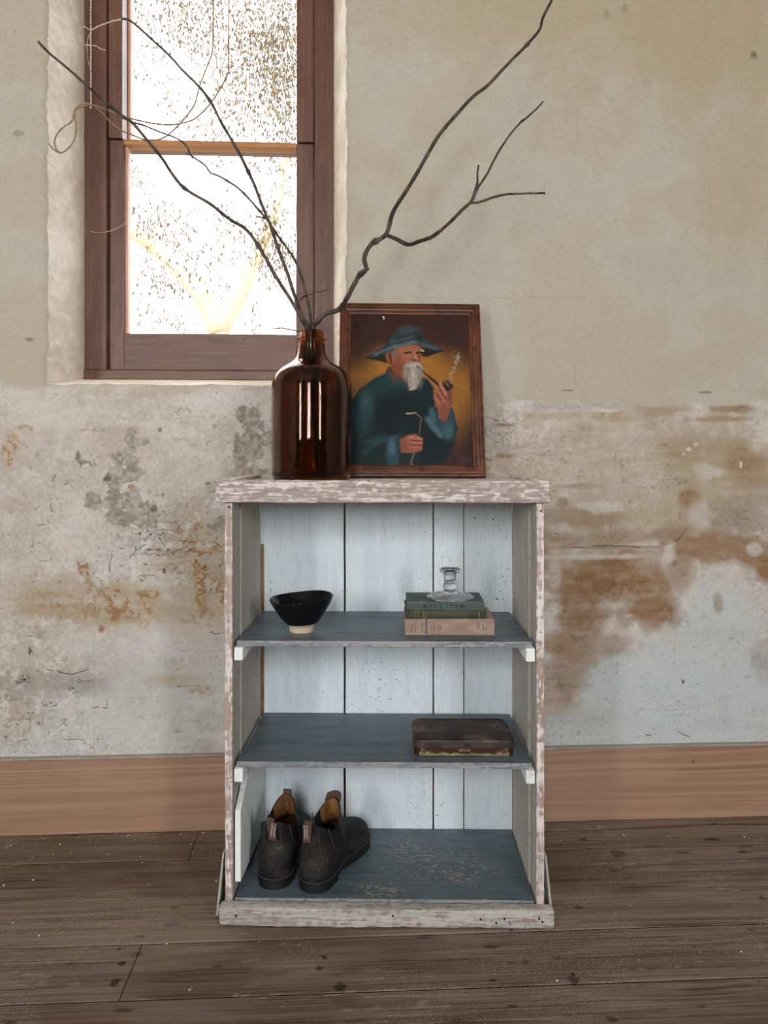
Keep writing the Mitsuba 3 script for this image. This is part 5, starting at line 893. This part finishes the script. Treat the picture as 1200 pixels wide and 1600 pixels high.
def boot_grid(t, v_, z0=.021, off=0.0):
    Tt, Vv = np.meshgrid(t, v_, indexing='ij'); Zz = z0 + (rim(Tt) - z0) * Vv
    x, y = boot_xy(Tt, Zz, off)
    cr = .0011 * (fb(Zz * 60, Tt * 2, 3.) - .5) * 2
    return np.stack([x + cr * np.sin(Tt), y - cr * np.cos(Tt), Zz], -1)
def leather(p, n, uv):
    w = fbm(p.x * 30, p.y * 30, p.z * 30); s_ = noise(p.x * 500, p.y * 500, p.z * 500)
    c = mix(srgb(20, 19, 19), srgb(45, 43, 41), smoothstep(.32, .72, w) * .8 + .15 * s_)
    return mix(c, srgb(120, 114, 108), .4 * smoothstep(.88, .94, noise(p.x * 160, p.y * 160, p.z * 160)) * smoothstep(.5, .6, w))
bumped('m_leather', leather, lambda p, n, uv: fbm(p.x * 200, p.y * 200, p.z * 200, 2), .0016, .7, .3)
matte('m_lining', lambda p, n, uv: mix(srgb(80, 51, 26), srgb(136, 94, 52), smoothstep(.2, .8, noise(p.x * 140, p.y * 40, p.z * 16) * .7 + .3 * fbm(p.x * 60, p.y * 60, p.z * 60))), .7, .3)
scene['m_rubber'] = {'type': 'twosided', 'bsdf': {'type': 'principled', 'base_color': {'type': 'rgb', 'value': srgb(13, 13, 14)}, 'roughness': .55}}
matte('m_elastic', lambda p, n, uv: [.012, .012, .013] + mi.Color3f(.012) * noise(p.x * 900, p.y * 900, p.z * 30), .9, .1)
matte('m_webbing', lambda p, n, uv: mix(srgb(66, 50, 46), srgb(96, 76, 70), noise(p.x * 900, p.y * 900, p.z * 900)), .85, .1)
scene['m_thread'] = {'type': 'twosided', 'bsdf': {'type': 'principled', 'base_color': {'type': 'rgb', 'value': srgb(74, 68, 64)}, 'roughness': .8}}
scene['m_tab_print'] = {'type': 'twosided', 'bsdf': {'type': 'principled', 'base_color': {'type': 'rgb', 'value': srgb(176, 164, 156)}, 'roughness': .8}}
def strip(pts, nrm_x, w, th=.0018):
    """A ribbon of width w along a line of points; nrm_x: its sideways direction."""
    p = curve(np.array(pts), .002); sx = np.array(nrm_x) / np.linalg.norm(nrm_x)
    tg = np.gradient(p, axis=0); nn = np.cross(tg, sx); nn /= np.linalg.norm(nn, axis=1, keepdims=True)
    q = [p - sx * w / 2 - nn * th / 2, p + sx * w / 2 - nn * th / 2, p + sx * w / 2 + nn * th / 2, p - sx * w / 2 + nn * th / 2]
    G = np.stack(q + [q[0]], 0); m = sheet(G); n = len(p)
    V = G.reshape(-1, 3); caps = [[0, n, 2 * n], [0, 2 * n, 3 * n], [n - 1, 3 * n - 1, 2 * n - 1], [n - 1, 4 * n - 1, 3 * n - 1]]
    m = trimesh.Trimesh(V, np.vstack([m.faces, caps]), process=False); trimesh.repair.fix_normals(m); return m
place_part = obj
def boot(label, x, y, rot, mirror, tab_skew, front_fold):
    t_ = thing('boot', label, 'boot', 'pair of black elastic-sided boots')
    M = T().translate([x, y, S3]).rotate([0, 0, 1], rot)
    def obj(name, mesh, mat, parent, smooth=False, at=None, label=None):
        if mirror: mesh = trimesh.Trimesh(mesh.vertices * [-1, 1, 1], mesh.faces[:, ::-1], process=False)
        return place_part(name, mesh, mat, parent, smooth, at, label)
    tt = np.linspace(0, 2 * math.pi, 97); vv = np.r_[np.linspace(0, .35, 22), np.linspace(.36, 1, 30)]
    outer_ = boot_grid(tt, vv); inner_ = boot_grid(tt, np.linspace(.22, 1, 24), off=-.0042)
    # closed toe: the outline sweeps back with height, so the sheet itself is the vamp
    lip = np.stack([outer_[:, -1], (outer_[:, -1] + inner_[:, -1]) / 2 + [0, 0, .0012], inner_[:, -1]], 1)
    obj('upper', cat(sheet(outer_), sheet(lip)), 'm_leather', t_, True, M)
    bot_ = np.repeat(inner_[:, :1].mean(0, keepdims=True), len(tt), 0)
    whole = np.concatenate([bot_, inner_], 1)
    obj('lining', sheet(whole[34:63]), 'm_lining', t_, True, M, label='tan leather lining')
    obj('dark_lining', cat(sheet(whole[:35]), sheet(whole[62:])), 'm_elastic', t_, True, M)
    # sole: welt, and a heel block set apart from the forepart
    tc = np.linspace(0, 2 * math.pi, 80, endpoint=False)
    ox, oy = boot_xy(tc, np.full_like(tc, .026)); pl_ = sg.Polygon(np.stack([ox, oy], 1)).buffer(.0035)
    welt = extrude(pl_, .010); welt.apply_translation([0, 0, .0135])
    heel = extrude(pl_.buffer(-.001).intersection(sg.box(-1, -1, 1, .075)), .0140)
    fore = extrude(pl_.buffer(-.001).intersection(sg.box(-1, .115, 1, 1)), .0085); fore.apply_translation([0, 0, .0055])
    toe_v = fore.vertices.copy(); toe_v[:, 2] -= .0055 * (toe_v[:, 2] < .010) * np.clip((toe_v[:, 1] - .12) / .04, 0, 1); fore.vertices = toe_v
    obj('sole', cat(welt, heel, fore), 'm_rubber', t_, 30, M)
    obj('welt_seam', tube(np.array([[*q, .0238] for q in pl_.buffer(-.0012).exterior.coords]), .0009, 5), 'm_thread', t_, True, M)
    for s_ in (1, -1):
        tg = np.linspace(.30 * math.pi, .58 * math.pi, 22)
        if s_ < 0: tg = 2 * math.pi - tg
        low = .064 + .075 * np.abs(np.linspace(-1, 1, 22)) ** 3.0
        zt = rim(tg) - .0006
        W_ = np.linspace(0, 1, 14); Zg = low[:, None] + (zt - low)[:, None] * W_[None]
        gx, gy = boot_xy(np.repeat(tg[:, None], 14, 1), Zg, .0011)
        G_ = np.stack([gx, gy, Zg], -1)
        obj('elastic_gusset', sheet(G_), 'm_elastic', t_, True, M)
        edge = np.vstack([G_[0, ::-1], G_[:, 0], G_[-1]])
        obj('gusset_seam', tube(edge[::2], .0009, 5), 'm_thread', t_, True, M)
    # back strap over the heel seam, and pull tabs
    zs_ = np.linspace(.090, .145, 10)
    for s_ in (1, -1):
        bx_, by_ = boot_xy(np.full(10, .42), zs_, .0006); obj('back_seam', tube(np.stack([s_ * bx_, by_, zs_], 1), .0007, 5), 'm_thread', t_, True, M)
    yb = float(BACK(.157)); sk = tab_skew
    kt = obj('pull_tab', strip([(sk * .4, yb + .006, .146), (sk * .2, yb + .004, .162), (sk * .1, yb - .002, .1665), (0, yb - .0065, .163), (-sk * .2, yb - .0062, .150), (-sk, yb - .0055, .116)], (1, .1, .12 * np.sign(sk) if sk else 0), .0190), 'm_webbing', t_, False, M, label='brown webbing pull tab')
    a_ = math.atan2(-sk * .8, .041)
    for i, wd in enumerate(('TASMANIA', 'AUSTRALIA')):
        m = meshkit.text_mesh(wd, .0042, .0005, True); m.apply_translation([-m.bounds[0, 0], 0, 0]); m.apply_scale([.033 / m.bounds[1, 0], 1, 1])
        m.apply_transform(trimesh.transformations.rotation_matrix(math.pi / 2 , [0, 0, 1]))
        if mirror: m.apply_transform(np.diag([-1., 1, 1, 1])); m.invert()
        sgn = -1 if mirror else 1
        m.apply_translation([sgn * (-.0012 + .0068 * i), 0, 0])
        m.apply_transform(np.array([[1, 0, 0, 0], [0, 0, -1, 0], [0, 1, 0, 0], [0, 0, 0, 1.]]))
        m.apply_transform(trimesh.transformations.rotation_matrix(a_, [0, 1, 0])); m.apply_translation([-sk * .9, yb - .0078, .1245])
        obj('lettering', m, 'm_tab_print', kt, False, M)
    yf_ = float(FRONT(.16))
    if front_fold:
        q = strip([(.013, yf_ + .003, .150), (.014, yf_ + .003, .162), (.010, yf_ + .002, .1690), (.000, yf_ + .000, .1715), (-.012, yf_ - .004, .1685), (-.020, yf_ - .007, .1640)], (.28, .12, .95), .020)
        obj('pull_tab', q, 'm_webbing', t_, False, M, label='brown webbing pull tab folded over')
    else:
        obj('pull_tab', strip([(0, yf_ - .003, .150), (0, yf_ - .002, .168), (0, yf_ + .001, .1735), (0, yf_ + .005, .170), (0, yf_ + .006, .150)], (1, 0, 0), .0185), 'm_webbing', t_, False, M, label='brown webbing pull tab')
    return t_
boot('black elastic-sided boot nearest the left side of the bookcase, heel outward', -0.2633, 1.785, -9., True, .006, False)
boot('black elastic-sided boot turned toe to the right, beside the other boot', -0.174, 1.772, -22., False, .004, True)

# ------------------------------------------------------------------ fallen plaster along the skirting
r_ = np.random.default_rng(11)
V, Fc = [], []
def flake(u, m_, s_):
    n = 6; a = np.sort(r_.uniform(0, 2 * math.pi, n)); q = s_ * r_.uniform(.5, 1, n); h = min(.0035, s_ * .5) * r_.uniform(.6, 1)
    b = len(V); V.extend([[u + q[i] * math.cos(a[i]), -m_ + q[i] * math.sin(a[i]), .0002] for i in range(n)]); V.extend([[u + .8 * q[i] * math.cos(a[i]), -m_ + .8 * q[i] * math.sin(a[i]), h * r_.uniform(.6, 1)] for i in range(n)])
    for i in range(n): j = (i + 1) % n; Fc.extend([[b + i, b + j, b + n + j], [b + i, b + n + j, b + n + i]])
    for i in range(1, n - 1): Fc.append([b + n, b + n + i, b + n + i + 1])
for _ in range(300): flake(r_.uniform(-1.15, -.42), .024 + abs(r_.normal(0, .075)), .0006 + .0022 * r_.random() ** 3)
for u_, m_ in [(-0.7112, 0.0333), (-0.6215, 0.1005), (-0.507, 0.0261), (-1.0134, 0.0729), (-0.9366, 0.039), (-0.831, 0.1948), (-0.6365, 0.1806), (-0.562, 0.2211), (-0.8852, 0.2479), (-0.5946, 0.2832), (-0.947, 0.2701), (-0.4304, 0.2778), (-0.4198, 0.6641), (-0.7839, 0.4737), (-0.8612, 0.4235), (-0.8353, 0.1223), (-0.7892, 0.0677), (-0.498, 0.5175), (0.9889, 0.134), (0.7464, 0.1863), (0.4749, 0.1278), (0.5209, 0.2325), (0.6096, 0.0558), (0.6594, 0.1059), (0.3633, 0.5908), (0.466, 0.4018), (0.7281, 0.608), (0.5551, 0.4323), (0.5004, 0.6228), (0.312, 0.6753)]: flake(u_, max(m_, .03), r_.uniform(.002, .0048))
for _ in range(170): flake(r_.uniform(-1.2, 1.2), .03 + 1.1 * r_.random() ** 1.3, .0005 + .0016 * r_.random() ** 3)
for _ in range(50): flake(r_.uniform(.42, .75), .024 + abs(r_.normal(0, .05)), .0006 + .0014 * r_.random() ** 2)
matte('m_flake', srgb(214, 206, 194), .9, .1)
scene['plaster_flakes'] = {**ply((np.array(V), np.array(Fc)), 'm_flake'), 'to_world': WALL}
tag('plaster_flakes', 'crumbs and flakes of fallen plaster scattered over the floorboards', 'debris', kind='stuff')
